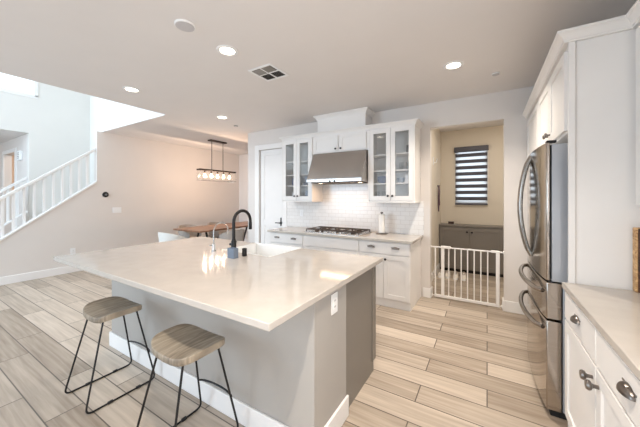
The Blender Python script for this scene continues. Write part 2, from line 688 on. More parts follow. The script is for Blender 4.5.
# range wall with doorway to the mudroom and pantry door opening
DW0, DW1, DWH = -0.693, 0.182, 2.41
PD0, PD1, PDH = -3.95, -3.34, 2.375
bm = wall_grid(new_bm(), 'y', YW, YW + 0.13, -4.27, 1.3, 0, HC, [(DW0, DW1, 0, DWH), (PD0, PD1, 0, PDH)])
struct('wall_range', bm, M_WALL, 'pale kitchen wall behind the cooktop with a doorway', 'wall')
struct('wall_right', wall_grid(new_bm(), 'x', XR, XR + 0.13, -4.2, YW, 0, HC, [(-1.3, 0.2, 1.02, 2.17)]), M_WALL,
       'kitchen wall behind the right counter and refrigerator', 'wall')
struct('wall_pantry', box(new_bm(), -4.27, -4.15, YW + 0.13, 6.5, 0, HC), M_WALL,
       'wall end between the dining area and the pantry', 'wall')
struct('wall_dining', box(new_bm(), XL - 0.12, -4.15, 6.2, 6.32, 0, HC), M_WALL,
       'far wall of the dining area behind the table', 'wall')
# wall with the sloping cut for the stairs
bm = new_bm()
SL, SZ0 = 0.775, 0.707          # stringer slope and height at y = 1.156
def zs(y): return SZ0 + SL * (y - 1.156)
ytop = YV - 0.09
prism(bm, [(0.25, 0.0), (6.32, 0.0), (6.32, HC), (ytop, HC), (ytop, zs(ytop)), (0.25, max(0.01, zs(0.25)))], 'x', XL - 0.12, XL)
struct('wall_left', bm, M_WALL, 'long wall under the white stair railing with a thermostat', 'wall')

# stairwell shell
bm = wall_grid(new_bm(), 'x', XO - 0.15, XO, -4.2, 3.0, 0, 5.5,
               [(-4.2, 1.75, 0, 2.72), (0.2, 1.88, 3.48, 5.0)])
struct('wall_stairwell', bm, M_VOID, 'tall white outer wall of the stairwell with a high window', 'wall')
bm = new_bm()
box(bm, XL - 0.12, XV + 0.15, YV, YV + 0.13, HC + 0.3, 5.5)
box(bm, XO, XL - 0.12, 2.75, 2.9, 0, 5.5)
box(bm, XL - 0.12, XL - 0.06, YV + 0.13, 2.9, HC + 0.3, 5.5)
struct('wall_void', bm, M_VOID, 'bright upper wall rising above the ceiling edge', 'wall')
struct('wall_loft', box(new_bm(), XV, XV + 0.13, -4.2, YV, HC + 0.3, 5.5), M_VOID,
       'upper wall on the kitchen side of the stairwell void', 'wall')
bm = wall_grid(new_bm(), 'y', -4.2, -4.07, XO, 1.3, 0, 5.5, [(-4.2, -0.4, 0.3, 2.6), (-6.8, -4.6, 0.4, 4.8)])
struct('wall_back', bm, M_WALL, 'wall with big glazing behind the viewer', 'wall')
bm = new_bm()
box(bm, -4.2, -0.4, -4.15, -4.13, 0.3, 2.6)
struct('window_1', bm, M_CLEAR, 'wide patio glazing behind the viewer', 'window')
bm = new_bm()
box(bm, -6.8, -4.6, -4.15, -4.13, 0.4, 4.8)
struct('window_2', bm, M_CLEAR, 'tall entry glazing behind the viewer', 'window')

wf = new_bm()
for a in ((0.2, 0.25), (1.83, 1.88)):
    box(wf, XO - 0.12, XO + 0.01, a[0], a[1], 3.48, 5.0)
box(wf, XO - 0.12, XO + 0.01, 0.2, 1.88, 3.44, 3.50)
w3 = struct('window_3', wf, M_TRIM, 'bright high stairwell window at the upper left', 'window')
struct('window_pane', box(new_bm(), XO - 0.09, XO - 0.08, 0.25, 1.83, 3.5, 5.0), M_CLEAR, parent=w3)

# hall seen past the stairs
bm = wall_grid(new_bm(), 'y', 1.75, 1.87, -10.4, XO - 0.15, 0, 2.72, [(-9.75, -8.84, 0, 2.42)])
struct('wall_hall', bm, M_WALL, 'hall wall beyond the stairs with a warm lit doorway', 'wall')
bm = new_bm()
box(bm, -10.4, XO - 0.15, -4.2, 3.3, 2.72, 2.8)
struct('ceiling_hall', bm, M_CEIL, 'low hall ceiling beyond the stairs', 'ceiling')
bm = new_bm()
box(bm, -10.4, -10.28, -4.2, 3.3, 0, 2.72)
box(bm, -10.28, XO - 0.15, 3.18, 3.3, 0, 2.72)
struct('wall_bath', bm, mat('warm_room_paint', (230, 212, 196), 0.8, 0, 0.01), 'warm wall seen through the far hall doorway', 'wall')
struct('wall_hallend', box(new_bm(), -10.28, XO - 0.15, -4.2, -4.07, 0, 2.72), M_WALL, 'end wall of the hall beyond the stairs', 'wall')
bm = new_bm()
box(bm, -9.84, -9.75, 1.73, 1.75, 0, 2.50); box(bm, -8.84, -8.75, 1.73, 1.75, 0, 2.50); box(bm, -9.75, -8.84, 1.73, 1.75, 2.42, 2.50)
struct('trim_1', bm, M_TRIM, 'white casing of the warm hall doorway', 'trim')

# mudroom behind the doorway
MY = 6.15
bm = wall_grid(new_bm(), 'y', MY, MY + 0.13, -0.95, 1.3, 0, HC, [(-0.545, 0.01, 1.30, 2.38)])
struct('wall_mudroom', bm, M_MUD, 'cream mudroom back wall with a striped blind', 'wall')
struct('wall_mudroom_left', box(new_bm(), -0.94, -0.81, YW + 0.13, MY, 0, HC), M_MUD, 'cream left wall of the mudroom', 'wall')
struct('wall_mudroom_right', box(new_bm(), 0.9, 1.03, YW + 0.13, MY, 0, HC), M_MUD, 'cream right wall of the mudroom', 'wall')

# baseboards
def base_bm(*segs):
    b = new_bm()
    for s in segs: box(b, *s, 0.0, 0.134)
    return b
struct('baseboard_left', base_bm((XL, XL + 0.016, 0.27, 6.2)), M_TRIM, 'white baseboard along the thermostat wall', 'baseboard', bevel=0.004)
struct('baseboard_dining', base_bm((XL + 0.016, -4.27, 6.184, 6.2)), M_TRIM, 'white baseboard of the far dining wall', 'baseboard', bevel=0.004)
struct('baseboard_range', base_bm((DW1, 0.40, YW - 0.016, YW), (DW1 - 0.016, DW1, YW - 0.016, YW + 0.13)), M_TRIM,
       'white baseboard between the gate and the refrigerator', 'baseboard', bevel=0.004)
struct('baseboard_stub', base_bm((-0.785, DW0, YW - 0.016, YW), (DW0, DW0 + 0.016, YW - 0.016, YW + 0.13)), M_TRIM,
       'short white baseboard between the cabinet end and the gate', 'baseboard', bevel=0.004)
struct('baseboard_mudroom', base_bm((-0.81, -0.794, YW + 0.13, 5.85), (0.62, 0.9, MY - 0.016, MY)), M_TRIM,
       'white baseboard inside the mudroom', 'baseboard', bevel=0.004)

# pantry door
bm = new_bm()
FD = Face('-y', YW)
FD.box(bm, PD0 - 0.11, PD0, 0, PDH + 0.10, 0, 0.02)
FD.box(bm, PD1, PD1 + 0.10, 0, PDH + 0.10, 0, 0.02)
FD.box(bm, PD0, PD1, PDH, PDH + 0.10, 0, 0.02)
struct('trim_2', bm, M_TRIM, 'white casing around the pantry door', 'trim', bevel=0.004)
bm = new_bm()
FP = Face('-y', YW + 0.07)
u0, u1 = PD0 + 0.012, PD1 - 0.012
st = 0.10
FP.box(bm, u0, u0 + st, 0.008, PDH - 0.006, 0, 0.04)
FP.box(bm, u1 - st, u1, 0.008, PDH - 0.006, 0, 0.04)
for a, b in ((0.008, 0.22), (0.86, 0.98), (PDH - 0.12, PDH - 0.006)):
    FP.box(bm, u0 + st, u1 - st, a, b, 0, 0.04)
for a, b in ((0.22, 0.86), (0.98, PDH - 0.12)):
    FP.box(bm, u0 + st, u1 - st, a, b, 0, 0.028)
d1 = struct('door_1', bm, M_TRIM, 'white two-panel pantry door left of the cabinets', 'door', bevel=0.003)
bm = new_bm()
hx, hz = u1 - 0.06, 0.93
lathe(bm, [(0.028, 0), (0.028, 0.008), (0.010, 0.012), (0.010, 0.05)], (hx, YW + 0.03, hz), 14, 'y', -1)
tube(bm, [(hx + 0.008, YW - 0.015, hz), (hx - 0.11, YW - 0.015, hz)], 0.009, 8)
box(bm, hx - 0.012, hx + 0.012, YW + 0.02, YW + 0.032, hz - 0.06, hz + 0.10)
h = struct('door_handle', bm, M_BLACK, parent=d1)

# ------------------------------------------------------------------ stairs and railings
bm = new_bm()
pts = [(0.70, 0.0)]
n = 10
for i in range(n):
    y = 0.70 + i * 0.188
    pts += [(y, 0.146 * (i + 1) * 1.0), (y + 0.188, 0.146 * (i + 1) * 1.0)]
pts += [(2.58, 0.0)]
prism(bm, pts, 'x', XO + 0.001, XL - 0.121)
st_o = obj('staircase', bm, mat('stair_tread', (214, 208, 202), 0.7, 0, 0.04, 20))
tag(st_o, 'pale enclosed staircase rising behind the low wall', 'staircase', kind='structure')

def railing(name, label, x, ya, yb, dz0, dz1, slope, zref, parts_gap):
    t = thing(name, label, 'railing', (x, ya, max(0.0, zref(ya) + dz0)), group=None)
    def zz(y, d): return zref(y) + d
    def bar(w, d, th, yy0=ya, yy1=yb):
        b = new_bm()
        prism(b, [(yy0, zz(yy0, d)), (yy1, zz(yy1, d)), (yy1, zz(yy1, d) + th), (yy0, zz(yy0, d) + th)], 'x', x - w / 2, x + w / 2)
        return b
    obj('bottom_rail', bar(0.15, dz0, 0.035), M_TRIM, t, 0.004)
    obj('handrail', bar(0.062, dz1 - 0.05, 0.06), M_TRIM, t, 0.008)
    y = ya + parts_gap * 0.6
    while y < yb - 0.03:
        b = new_bm()
        w = 0.016
        z0a, z0b = zz(y - w, dz0 + 0.03), zz(y + w, dz0 + 0.03)
        z1a, z1b = zz(y - w, dz1 - 0.05), zz(y + w, dz1 - 0.05)
        prism(b, [(y - w, z0a), (y + w, z0b), (y + w, z1b), (y - w, z1a)], 'x', x - w, x + w)
        obj('baluster', b, M_TRIM, t)
        y += parts_gap
    return t

railing('stair_railing', 'white sloping stair railing along the top of the left wall', XL - 0.06, 0.62, ytop - 0.002,
        0.001, 0.70, SL, zs, 0.125)
def zs2(y): return 1.563 + 0.79 * (y - 1.363) - 0.70
t = railing('stair_railing', 'shorter white stair railing on the far side of the stairs, at the left edge', XO + 0.09, 0.62, 1.70,
            0.0, 0.70, 0.79, zs2, 0.125)

# ------------------------------------------------------------------ range wall cabinets
CT = 0.885          # top of the range counter
YF = 3.535          # base cabinet front
FB = Face('-y', YF)

def base_cabinet(label, x0, x1, drawer, cups, doors, knobs, end=False, group='white base cabinets under the cooktop counter'):
    t = thing('base_cabinet', label, 'cabinet', ((x0 + x1) / 2, YW - 0.02, 0), group=group)
    b = new_bm()
    box(b, x0, x1, YF, YW - 0.004, 0.10, CT - 0.036)
    obj('body', b, M_CAB, t, 0.002)
    b = new_bm()
    box(b, x0 + 0.001, x1 - (0 if end else 0.001), YF + 0.012, YW - 0.004, 0.0, 0.10)
    obj('toe_kick', b, M_CAB, t)
    z0, z1 = 0.69, CT - 0.05
    d = obj('drawer' if cups else 'false_front', slab(FB, x0 + 0.006, x1 - 0.006, z0, z1), M_CAB, t, 0.003)
    for c in cups:
        obj('cup_pull', cup_pull(FB, c, 0.772, 0.02), M_PULL, d)
    for (a, c), k in zip(doors, knobs):
        dd = obj('door', shaker(FB, a, c, 0.115, z0 - 0.012), M_CAB, t, 0.0015)
        obj('knob', knob(FB, k, 0.625, 0.02), M_BLACK, dd)
    return t

bx = [-3.10, -2.43, -1.50, -0.815]
def pair(a, c): 
    m_ = (a + c) / 2
    return [(a + 0.006, m_ - 0.002), (m_ + 0.002, c - 0.006)], [m_ - 0.032, m_ + 0.032]
for i, (cups, lab) in enumerate((([-2.94, -2.61], 'white base cabinet beside the pantry door, left end of the cooktop counter'),
                                 ([], 'white base cabinet with blank front under the cooktop'),
                                 ([-1.325, -1.0], 'white base cabinet with two cup pulls at the right end near the gate'))):
    dr, kn = pair(bx[i], bx[i + 1])
    base_cabinet(lab, bx[i], bx[i + 1], True, cups, dr, kn, end=(i == 2))

b = new_bm()
box(b, -3.135, -0.785, 3.495, YW - 0.003, CT - 0.035, CT)
o = obj('countertop', b, M_QUARTZ, None, 0.004)
tag(o, 'white quartz countertop along the tiled wall holding the cooktop', 'countertop')

b = new_bm()
box(b, -3.24, -0.775, YW - 0.009, YW, CT, 1.372)
box(b, -2.46, -1.49, YW - 0.009, YW, 1.372, 1.70)
o = struct('trim_3', b, M_TILE, 'white subway tile backsplash between counter and cabinets', 'backsplash')

# upper cabinets
YU = 3.84
FU = Face('-y', YU)
UZ0, UZ1 = 1.37, 2.41

COVE = ((0.006, 0.0), (0.008, 0.010), (0.013, 0.011), (0.016, 0.020), (0.024, 0.034), (0.036, 0.046), (0.039, 0.047), (0.045, 0.052), (0.045, 0.064))
def loops(bm, fn, prof):
    """solid whose plan outline fn(p) grows with the moulding profile"""
    L = [[bm.verts.new((x, y, z)) for x, y in fn(p)] for p, z in prof]
    n = len(L[0])
    for a, b in zip(L, L[1:]):
        for k in range(n):
            bm.faces.new((a[k], a[(k + 1) % n], b[(k + 1) % n], b[k]))
    bm.faces.new(L[0][::-1])
    bm.faces.new(L[-1])
    return bm

def crown(bm, x0, x1, yb, left, right, z0=UZ1, yf=None, s=1.0):
    """cove crown along the front with returns on free ends"""
    yf = YU if yf is None else yf
    def fn(p):
        a, c = x0 - (p if left else 0), x1 + (p if right else 0)
        return [(a, yf - p), (c, yf - p), (c, yb), (a, yb)]
    return loops(bm, fn, [(p * s, z0 + h_ * s) for p, h_ in COVE])

def glass_cabinet(label, x0, x1, shelves, left, right):
    t = thing('glass_front_cabinet', label, 'cabinet', ((x0 + x1) / 2, YW - 0.01, UZ0), group='glass-front upper cabinets')
    b = new_bm()
    box(b, x0, x0 + 0.018, YU, YW - 0.002, UZ0, UZ1)
    box(b, x1 - 0.018, x1, YU, YW - 0.002, UZ0, UZ1)
    box(b, x0 + 0.018, x1 - 0.018, YU, YW - 0.002, UZ0, UZ0 + 0.02)
    box(b, x0 + 0.018, x1 - 0.018, YU, YW - 0.002, UZ1 - 0.02, UZ1)
    obj('body', b, M_CAB, t)
    b = new_bm()
    box(b, x0 + 0.018, x1 - 0.018, YW - 0.014, YW - 0.003, UZ0 + 0.02, UZ1 - 0.02)
    obj('back_panel', b, M_CABIN, t)
    for z in shelves:
        obj('shelf', box(new_bm(), x0 + 0.018, x1 - 0.018, YU + 0.03, YW - 0.014, z - 0.018, z), M_CAB, t)
    m_ = (x0 + x1) / 2
    for (a, c), k in zip(((x0 + 0.02, m_ - 0.002), (m_ + 0.002, x1 - 0.02)), (m_ - 0.032, m_ + 0.032)):
        d = obj('door', shaker(FU, a, c, UZ0 + 0.012, UZ1 - 0.012, st=0.062, hole=True), M_CAB, t, 0.0015)
        pb = new_bm()
        FU.box(pb, a + 0.06, c - 0.06, UZ0 + 0.07, UZ1 - 0.07, 0.006, 0.010)
        obj('pane', pb, M_GLASS, d)
        obj('knob', knob(FU, k, UZ0 + 0.075, 0.02), M_BLACK, d)
    for a in (x0, x1 - 0.018):
        obj('stile', box(new_bm(), a, a + 0.018, YU - 0.02, YU, UZ0, UZ1), M_CAB, t)
    obj('crown_moulding', crown(new_bm(), x0, x1, YW - 0.002, left, right), M_CAB, t, angle=20)
    b = new_bm()
    box(b, x0 - (0.006 if left else 0), x1 + (0.006 if right else 0), YU - 0.026, YW - 0.012, UZ0 - 0.022, UZ0)
    obj('light_rail', b, M_CAB, t, 0.004)
    return t

SHL = [1.63, 1.815, 2.045]
LX0, LX1 = -3.085, -2.455
RX0, RX1 = -1.487, -0.825
glass_cabinet('white glass-front cabinet left of the hood, beside the pantry door', LX0, LX1, SHL, True, False)
glass_cabinet('white glass-front cabinet right of the hood, near the doorway', RX0, RX1, SHL, False, True)

# cabinet over the hood
t = thing('hood_cabinet', 'short white two-door cabinet directly above the steel range hood', 'cabinet', (-1.97, YW - 0.01, 2.13))
MX0, MX1, MZ0 = LX1 + 0.001, RX0 - 0.001, 2.125
obj('body', box(new_bm(), MX0, MX1, YU, YW - 0.002, MZ0, UZ1), M_CAB, t)
m_ = (MX0 + MX1) / 2
for (a, c), k in zip(((MX0 + 0.03, m_ - 0.012), (m_ + 0.012, MX1 - 0.03)), (m_ - 0.045, m_ + 0.045)):
    d = obj('door', shaker(FU, a, c, MZ0 + 0.015, UZ1 - 0.02, st=0.05), M_CAB, t, 0.0015)
    obj('knob', knob(FU, k, MZ0 + 0.055, 0.02), M_BLACK, d)
obj('crown_moulding', crown(new_bm(), MX0, MX1, YW - 0.002, False, False), M_CAB, t, angle=20)

# boxed chase up to the ceiling
t = thing('hood_chase', 'white boxed chimney chase between the hood cabinet and the ceiling', 'chase', (-1.97, YW - 0.01, 2.475))
obj('body', box(new_bm(), -2.40, -1.56, 3.90, YW - 0.002, 2.476, HC - 0.002), M_CAB, t)
b = crown(new_bm(), -2.40, -1.56, YW - 0.002, True, True, HC - 0.078, 3.90, 1.18)
obj('crown_moulding', b, M_CAB, t, angle=20)

# range hood
t = thing('range_hood', 'wide stainless steel range hood above the cooktop', 'range hood', (-1.93, YW - 0.01, 1.65))
HX0, HX1 = -2.415, -1.50
b = new_bm()
prism(b, [(YW - 0.012, 2.123), (3.80, 2.123), (3.60, 1.705), (3.60, 1.70), (YW - 0.012, 1.70)], 'x', HX0, HX1)
obj('canopy', b, M_STEEL, t, 0.003)
b = new_bm()
box(b, HX0 - 0.002, HX1 + 0.002, 3.592, YW - 0.012, 1.655, 1.70)
obj('lip', b, M_STEEL, t, 0.003)
b = new_bm()
for k in range(4):
    box(b, HX0 + 0.05 + k * 0.205, HX0 + 0.05 + k * 0.205 + 0.195, 3.66, 4.10, 1.645, 1.655)
obj('filter', b, M_IRON, t)
for x in (-2.0, -1.92):
    b = new_bm()
    lathe(b, [(0.012, 0), (0.012, 0.015), (0, 0.017)], (x, 3.592, 1.668), 12, 'y', -1)
    obj('button', b, M_BLACK, t)
for x in (-2.28, -1.60):
    b = new_bm()
    lathe(b, [(0.03, 0), (0.03, 0.001), (0, 0.0015)], (x, 3.80, 1.645), 14, 'z', -1)
    obj('hood_lamp', b, emit('hood_lamp_glow', (255, 226, 190), 8), t)
area_light('hood_light', (-1.95, 3.86, 1.635), (math.radians(-12), 0, 0), 0.7, 0.08, 3.2, (1.0, 0.66, 0.40))

# cooktop
t = thing('cooktop', 'stainless gas cooktop with cast iron grates on the range counter', 'cooktop', (-2.0, 3.80, CT))
KX0, KX1 = -2.46, -1.52
obj('plate', box(new_bm(), KX0, KX1, 3.57, 4.08, CT, CT + 0.012), M_STEEL, t, 0.004)
gw = (KX1 - KX0 - 0.04) / 3
for k in range(3):
    gx = KX0 + 0.02 + gw * k
    b = new_bm()
    zt = CT + 0.043
    xa, xb, ya, yb = gx + 0.008, gx + gw - 0.008, 3.62, 4.05
    tube(b, [(xa, ya, zt), (xb, ya, zt), (xb, yb, zt), (xa, yb, zt)], 0.008, 6, closed=True)
    xm = (xa + xb) / 2
    for yy in (3.73, 3.94):
        tube(b, [(xa, yy, zt), (xb, yy, zt)], 0.007, 6)
    tube(b, [(xm, ya, zt), (xm, yb, zt)], 0.007, 6)
    for px, py in ((xa, ya), (xb, ya), (xa, yb), (xb, yb)):
        tube(b, [(px, py, zt), (px, py, CT + 0.012)], 0.008, 6)
    obj('grate', b, M_IRON, t)
for px, py, r in ((-2.30, 3.73, 0.04), (-2.30, 3.95, 0.045), (-1.99, 3.84, 0.06), (-1.68, 3.73, 0.04), (-1.68, 3.95, 0.045)):
    b = new_bm()
    lathe(b, [(r, 0), (r, 0.012), (r * 0.8, 0.016), (r * 0.8, 0.024), (0, 0.026)], (px, py, CT + 0.012), 16)
    obj('burner', b, M_IRON, t)
for k in range(5):
    b = new_bm()
    lathe(b, [(0.018, 0), (0.016, 0.025), (0, 0.026)], (-2.16 + 0.085 * k, 3.593, CT + 0.012), 12)
    obj('control_knob', b, M_STEEL, t)

# paper towel stand
t = thing('paper_towel_holder', 'white paper towel roll on a dark stand right of the cooktop', 'paper towel holder', (-1.335, 3.98, CT))
b = new_bm(); lathe(b, [(0.085, 0), (0.085, 0.008), (0.08, 0.014), (0.012, 0.018), (0.008, 0.02), (0.008, 0.30)], (-1.335, 3.98, CT), 24)
lathe(b, [(0.008, 0), (0.02, 0.008), (0.02, 0.022), (0, 0.03)], (-1.335, 3.98, CT + 0.298), 14)
obj('stand', b, M_PULL, t)
b = new_bm(); lathe(b, [(0.012, 0.0), (0.045, 0.0), (0.045, 0.27), (0.012, 0.27)], (-1.335, 3.98, CT + 0.02), 24)
obj('paper_roll', b, M_PAPER, t)

# outlet plates
def plate(label, F, u, v, w, h_, kind, cat, gangs=1, name='outlet_plate'):
    p = F.pt(u, v, 0)
    t = thing(name, label, cat, p)
    b = new_bm(); F.box(b, u - w / 2, u + w / 2, v - h_ / 2, v + h_ / 2, 0, 0.006)
    obj('cover', b, M_PLASTIC, t, 0.002)
    for g in range(gangs):
        uc = u + (g - (gangs - 1) / 2) * w / gangs
        b = new_bm()
        if kind == 'switch':
            F.box(b, uc - 0.017, uc + 0.017, v - 0.034, v + 0.034, 0.006, 0.010)
            obj('rocker', b, M_PLASTIC, t, 0.001)
        else:
            F.box(b, uc - 0.017, uc + 0.017, v - 0.034, v + 0.034, 0.006, 0.008)
            r = obj('receptacle', b, M_PLASTIC, t, 0.001)
            for dz in (-0.018, 0.018):
                for du in (-0.006, 0.006):
                    b = new_bm()
                    F.box(b, uc + du - 0.0015, uc + du + 0.0015, v + dz - 0.005, v + dz + 0.005, 0.008, 0.0085)
                    obj('slot', b, M_DARK, r)
    return t

plate('white outlet on the tile left of the cooktop', Face('-y', YW - 0.009), -2.90, 1.14, 0.075, 0.12, 'outlet', 'outlet')
FL = Face('+x', XL)
plate('triple white light switch on the dining wall below the thermostat', FL, 2.815, 1.154, 0.165, 0.12, 'switch', 'light switch', 3, 'switch_plate')
plate('white outlet low on the left wall beyond the island', FL, 2.083, 0.40, 0.075, 0.12, 'outlet', 'outlet')

t = thing('thermostat', 'round black thermostat on the left wall beside the stair end', 'thermostat', (XL, 2.607, 1.48))
b = new_bm(); lathe(b, [(0.056, 0), (0.056, 0.006), (0.044, 0.008), (0.046, 0.026), (0.040, 0.030), (0, 0.031)], (XL, 2.607, 1.48), 24, 'x', 1)
obj('ring', b, M_BLACK, t)
b = new_bm(); lathe(b, [(0.022, 0.0), (0.022, 0.002), (0, 0.0025)], (XL + 0.031, 2.607, 1.48), 20, 'x', 1)
obj('display', b, mat('thermostat_screen', (120, 124, 128), 0.2, 0, 0.02), t)

t = thing('door_chime', 'small white chime box on the hall wall beyond the stairs', 'chime box', (-8.40, 1.75, 2.30))
b = new_bm(); box(b, -8.50, -8.30, 1.70, 1.75, 2.20, 2.40)
obj('case', b, M_PLASTIC, t, 0.008)
b = new_bm()
for k in range(4): box(b, -8.47, -8.33, 1.697, 1.70, 2.24 + k * 0.035, 2.25 + k * 0.035)
obj('grille', b, M_VENTDARK, t)

# ------------------------------------------------------------------ dishes behind the glass
def bowl(bm, c, r, h_):
    lathe(bm, [(r * 0.45, 0), (r * 0.5, 0.004), (r * 0.85, h_ * 0.55), (r, h_), (r * 0.95, h_), (r * 0.8, h_ * 0.55), (r * 0.4, 0.01), (0, 0.008)], c, 20)
    return bm
def solo(name, bm, m, label, cat, group=None):
    o = obj(name, bm, m)
    return tag(o, label, cat, group)
def mug(label, c, r, h_, m):
    t = thing('mug', label, 'mug', c)
    b = new_bm(); lathe(b, [(r * 0.9, 0), (r, 0.006), (r, h_), (r * 0.9, h_), (r * 0.88, 0.01), (0, 0.008)], c, 20)
    obj('cup', b, m, t)
    b = new_bm()
    tube(b, [(c[0] + r * 0.95 + 0.022 * math.sin(a), c[1], c[2] + h_ / 2 + h_ * 0.3 * math.cos(a)) for a in [PI * k / 8 for k in range(9)]], 0.005, 6)
    obj('handle', b, m, t)
def tumbler(label, c, r, h_, group):
    b = new_bm(); lathe(b, [(r * 0.8, 0), (r, h_), (r * 0.94, h_), (r * 0.74, 0.008), (0, 0.007)], c, 18)
    solo('drinking_glass', b, M_CLEAR, label, 'glass', group)

s1, s2, s3 = SHL
for k in range(3):
    solo('bowl', bowl(new_bm(), (-1.33, 3.99, s1 + 0.024 * k), 0.078, 0.055), M_BLUEBOWL,
         ('lowest', 'middle', 'topmost')[k] + ' blue bowl of the stack in the right glass cabinet', 'bowl', 'blue bowls in the right glass cabinet')
for k in range(2):
    solo('bowl', bowl(new_bm(), (-1.055, 3.99, s1 + 0.024 * k), 0.06, 0.05), M_PALEBLUE,
         ('lower', 'upper')[k] + ' pale blue bowl beside the white mug in the right glass cabinet', 'bowl', 'pale blue bowls')
mug('white mug on a shelf of the right glass cabinet', (-0.935, 3.93, s1), 0.052, 0.11, M_WHITEWARE)
mug('dark mug on the top shelf of the right glass cabinet', (-0.93, 3.97, s3), 0.045, 0.11, M_DARKWARE)
for k, x in enumerate((-1.39, -1.29)):
    tumbler('clear tumbler at the bottom of the right glass cabinet, ' + ('left one' if k == 0 else 'right one') + ' of the left door', (x, 3.95, UZ0 + 0.02), 0.036, 0.12, 'tumblers at the cabinet bottom')
for k, x in enumerate((-1.05, -0.95)):
    tumbler(('left' if k == 0 else 'right') + ' clear tumbler on the third shelf up behind the doorway-side glass door', (x, 3.99, s2), 0.034, 0.11, 'tumblers on the upper shelf')
for k in range(4):
    b = new_bm(); lathe(b, [(0.06, 0), (0.105, 0.012), (0.102, 0.014), (0.06, 0.004), (0, 0.004)], (-2.64, 4.0, s1 + 0.012 * k), 22)
    solo('plate', b, M_PALEBLUE, ('lowest', 'second lowest', 'second highest', 'topmost')[k] + ' pale blue plate of the stack in the left glass cabinet', 'plate', 'pale blue plates')
for k in range(2):
    solo('bowl', bowl(new_bm(), (-2.63, 4.0, s1 + 0.06 + 0.03 * k), 0.085, 0.06), M_PALEBLUE,
         ('lower', 'upper')[k] + ' pale blue bowl on the plate stack in the left glass cabinet', 'bowl', 'pale blue bowls on plates')
b = new_bm(); lathe(b, [(0.05, 0), (0.055, 0.01), (0.055, 0.13), (0.04, 0.14), (0, 0.142)], (-2.93, 4.0, s1), 20)
solo('canister', b, M_BLUEBOWL, 'blue canister behind the left door of the left glass cabinet', 'canister')
b = new_bm(); lathe(b, [(0.07, 0), (0.075, 0.01), (0.08, 0.15), (0.075, 0.15), (0.068, 0.012), (0, 0.01)], (-2.62, 4.0, UZ0 + 0.02), 20)
solo('jar', b, M_PALEBLUE, 'pale blue crock at the bottom of the left glass cabinet', 'crock')
b = new_bm(); lathe(b, [(0.05, 0), (0.06, 0.01), (0.06, 0.12), (0.05, 0.13), (0, 0.13)], (-2.93, 4.0, UZ0 + 0.02), 20)
solo('jar', b, M_WHITEWARE, 'white jar at the bottom left of the left glass cabinet', 'jar')

# ------------------------------------------------------------------ island
IX0, IX1, IY0, IY1 = -3.23, -0.767, 0.865, 2.32
IT = 0.91
t = thing('kitchen_island', 'pale island with grey cabinet end standing on the plank floor', 'kitchen island', (-1.95, 1.65, 0))
KW0, KW1 = 1.25, 1.64
b = new_bm()
box(b, -3.10, -0.79, KW0, KW0 + 0.12, 0, IT - 0.036)
box(b, -0.91, -0.79, KW0 + 0.12, KW1, 0, IT - 0.036)
box(b, -3.10, -2.94, KW0 + 0.12, KW1, 0, IT - 0.036)
obj('knee_wall', b, M_KNEE, t)
b = new_bm()
box(b, -3.116, -0.774, KW0 - 0.016, KW0, 0, 0.134)
box(b, -0.79, -0.774, KW0, KW1 + 0.012, 0, 0.134)
box(b, -3.116, -3.10, KW0, KW1, 0, 0.134)
obj('baseboard', b, M_TRIM, t, 0.005)
SX0, SX1, SY0 = -2.27, -1.62, 1.84     # sink notch
b = new_bm()
box(b, -3.04, SX0 - 0.002, KW1, 2.235, 0.09, IT - 0.036)
box(b, SX1 + 0.002, -0.815, KW1, 2.235, 0.09, IT - 0.036)
box(b, SX0 - 0.002, SX1 + 0.002, KW1, 2.235, 0.09, 0.62)
box(b, -3.04, -0.815, KW1, 2.13, 0.0, 0.09)
obj('cabinet_body', b, M_GREY, t)
b = new_bm()
box(b, -0.815, -0.803, KW1 + 0.001, 2.185, 0.0, IT - 0.036)
obj('end_panel', b, M_GREY, t)
b = new_bm()
box(b, -0.815, -0.797, 2.15, 2.225, 0.09, IT - 0.036)
obj('corner_stile', b, M_GREY, t)
# island doors on the sink side
class FacePlusY(Face):
    def pt(self, u, v, d): return (u, self.p + d, v)
FI = FacePlusY('-y', 2.235)
for a, c in ((-3.03, -2.66), (-2.65, -2.29), (-1.60, -1.22), (-1.21, -0.825)):
    d = obj('door', shaker(FI, a, c, 0.11, IT - 0.06), M_GREY, t, 0.0015)
    b = new_bm(); lathe(b, [(0.006, 0), (0.006, 0.014), (0.015, 0.02), (0.014, 0.03), (0, 0.032)], (c - 0.035, 2.255, 0.75), 12, 'y', 1)
    obj('knob', b, M_PULL, d)

b = new_bm()
prism(b, [(IX0, IY0), (IX1, IY0), (IX1, IY1), (SX1, IY1), (SX1, SY0), (SX0, SY0), (SX0, IY1), (IX0, IY1)], 'z', IT - 0.035, IT)
o = obj('island_countertop', b, M_QUARTZ, None, 0.004)
tag(o, 'large white quartz countertop on the island with a sink cut into it', 'countertop')

FPOST = Face('+x', -0.79)
plate('white outlet on the island end below the countertop', FPOST, 1.473, 0.79, 0.075, 0.12, 'outlet', 'outlet')

# apron sink
t = thing('apron_sink', 'white farmhouse sink set into the far edge of the island', 'sink', (-1.945, 2.05, 0.62))
b = new_bm()
x0, x1, y0, y1, zb, ztop = SX0 + 0.001, SX1 - 0.001, SY0 + 0.001, IY1 + 0.03, 0.621, IT - 0.004
w = 0.022
box(b, x0, x1, y0, y0 + w, zb, ztop)
box(b, x0, x1, y1 - w, y1, zb, ztop)
box(b, x0, x0 + w, y0 + w, y1 - w, zb, ztop)
box(b, x1 - w, x1, y0 + w, y1 - w, zb, ztop)
box(b, x0 + w, x1 - w, y0 + w, y1 - w, zb, zb + w)
obj('basin', b, M_PORC, t, 0.006)
b = new_bm(); lathe(b, [(0.045, 0), (0.045, 0.004), (0.03, 0.005), (0, 0.003)], (-1.945, 2.06, zb + w), 18)
obj('drain', b, M_CHROME, t)

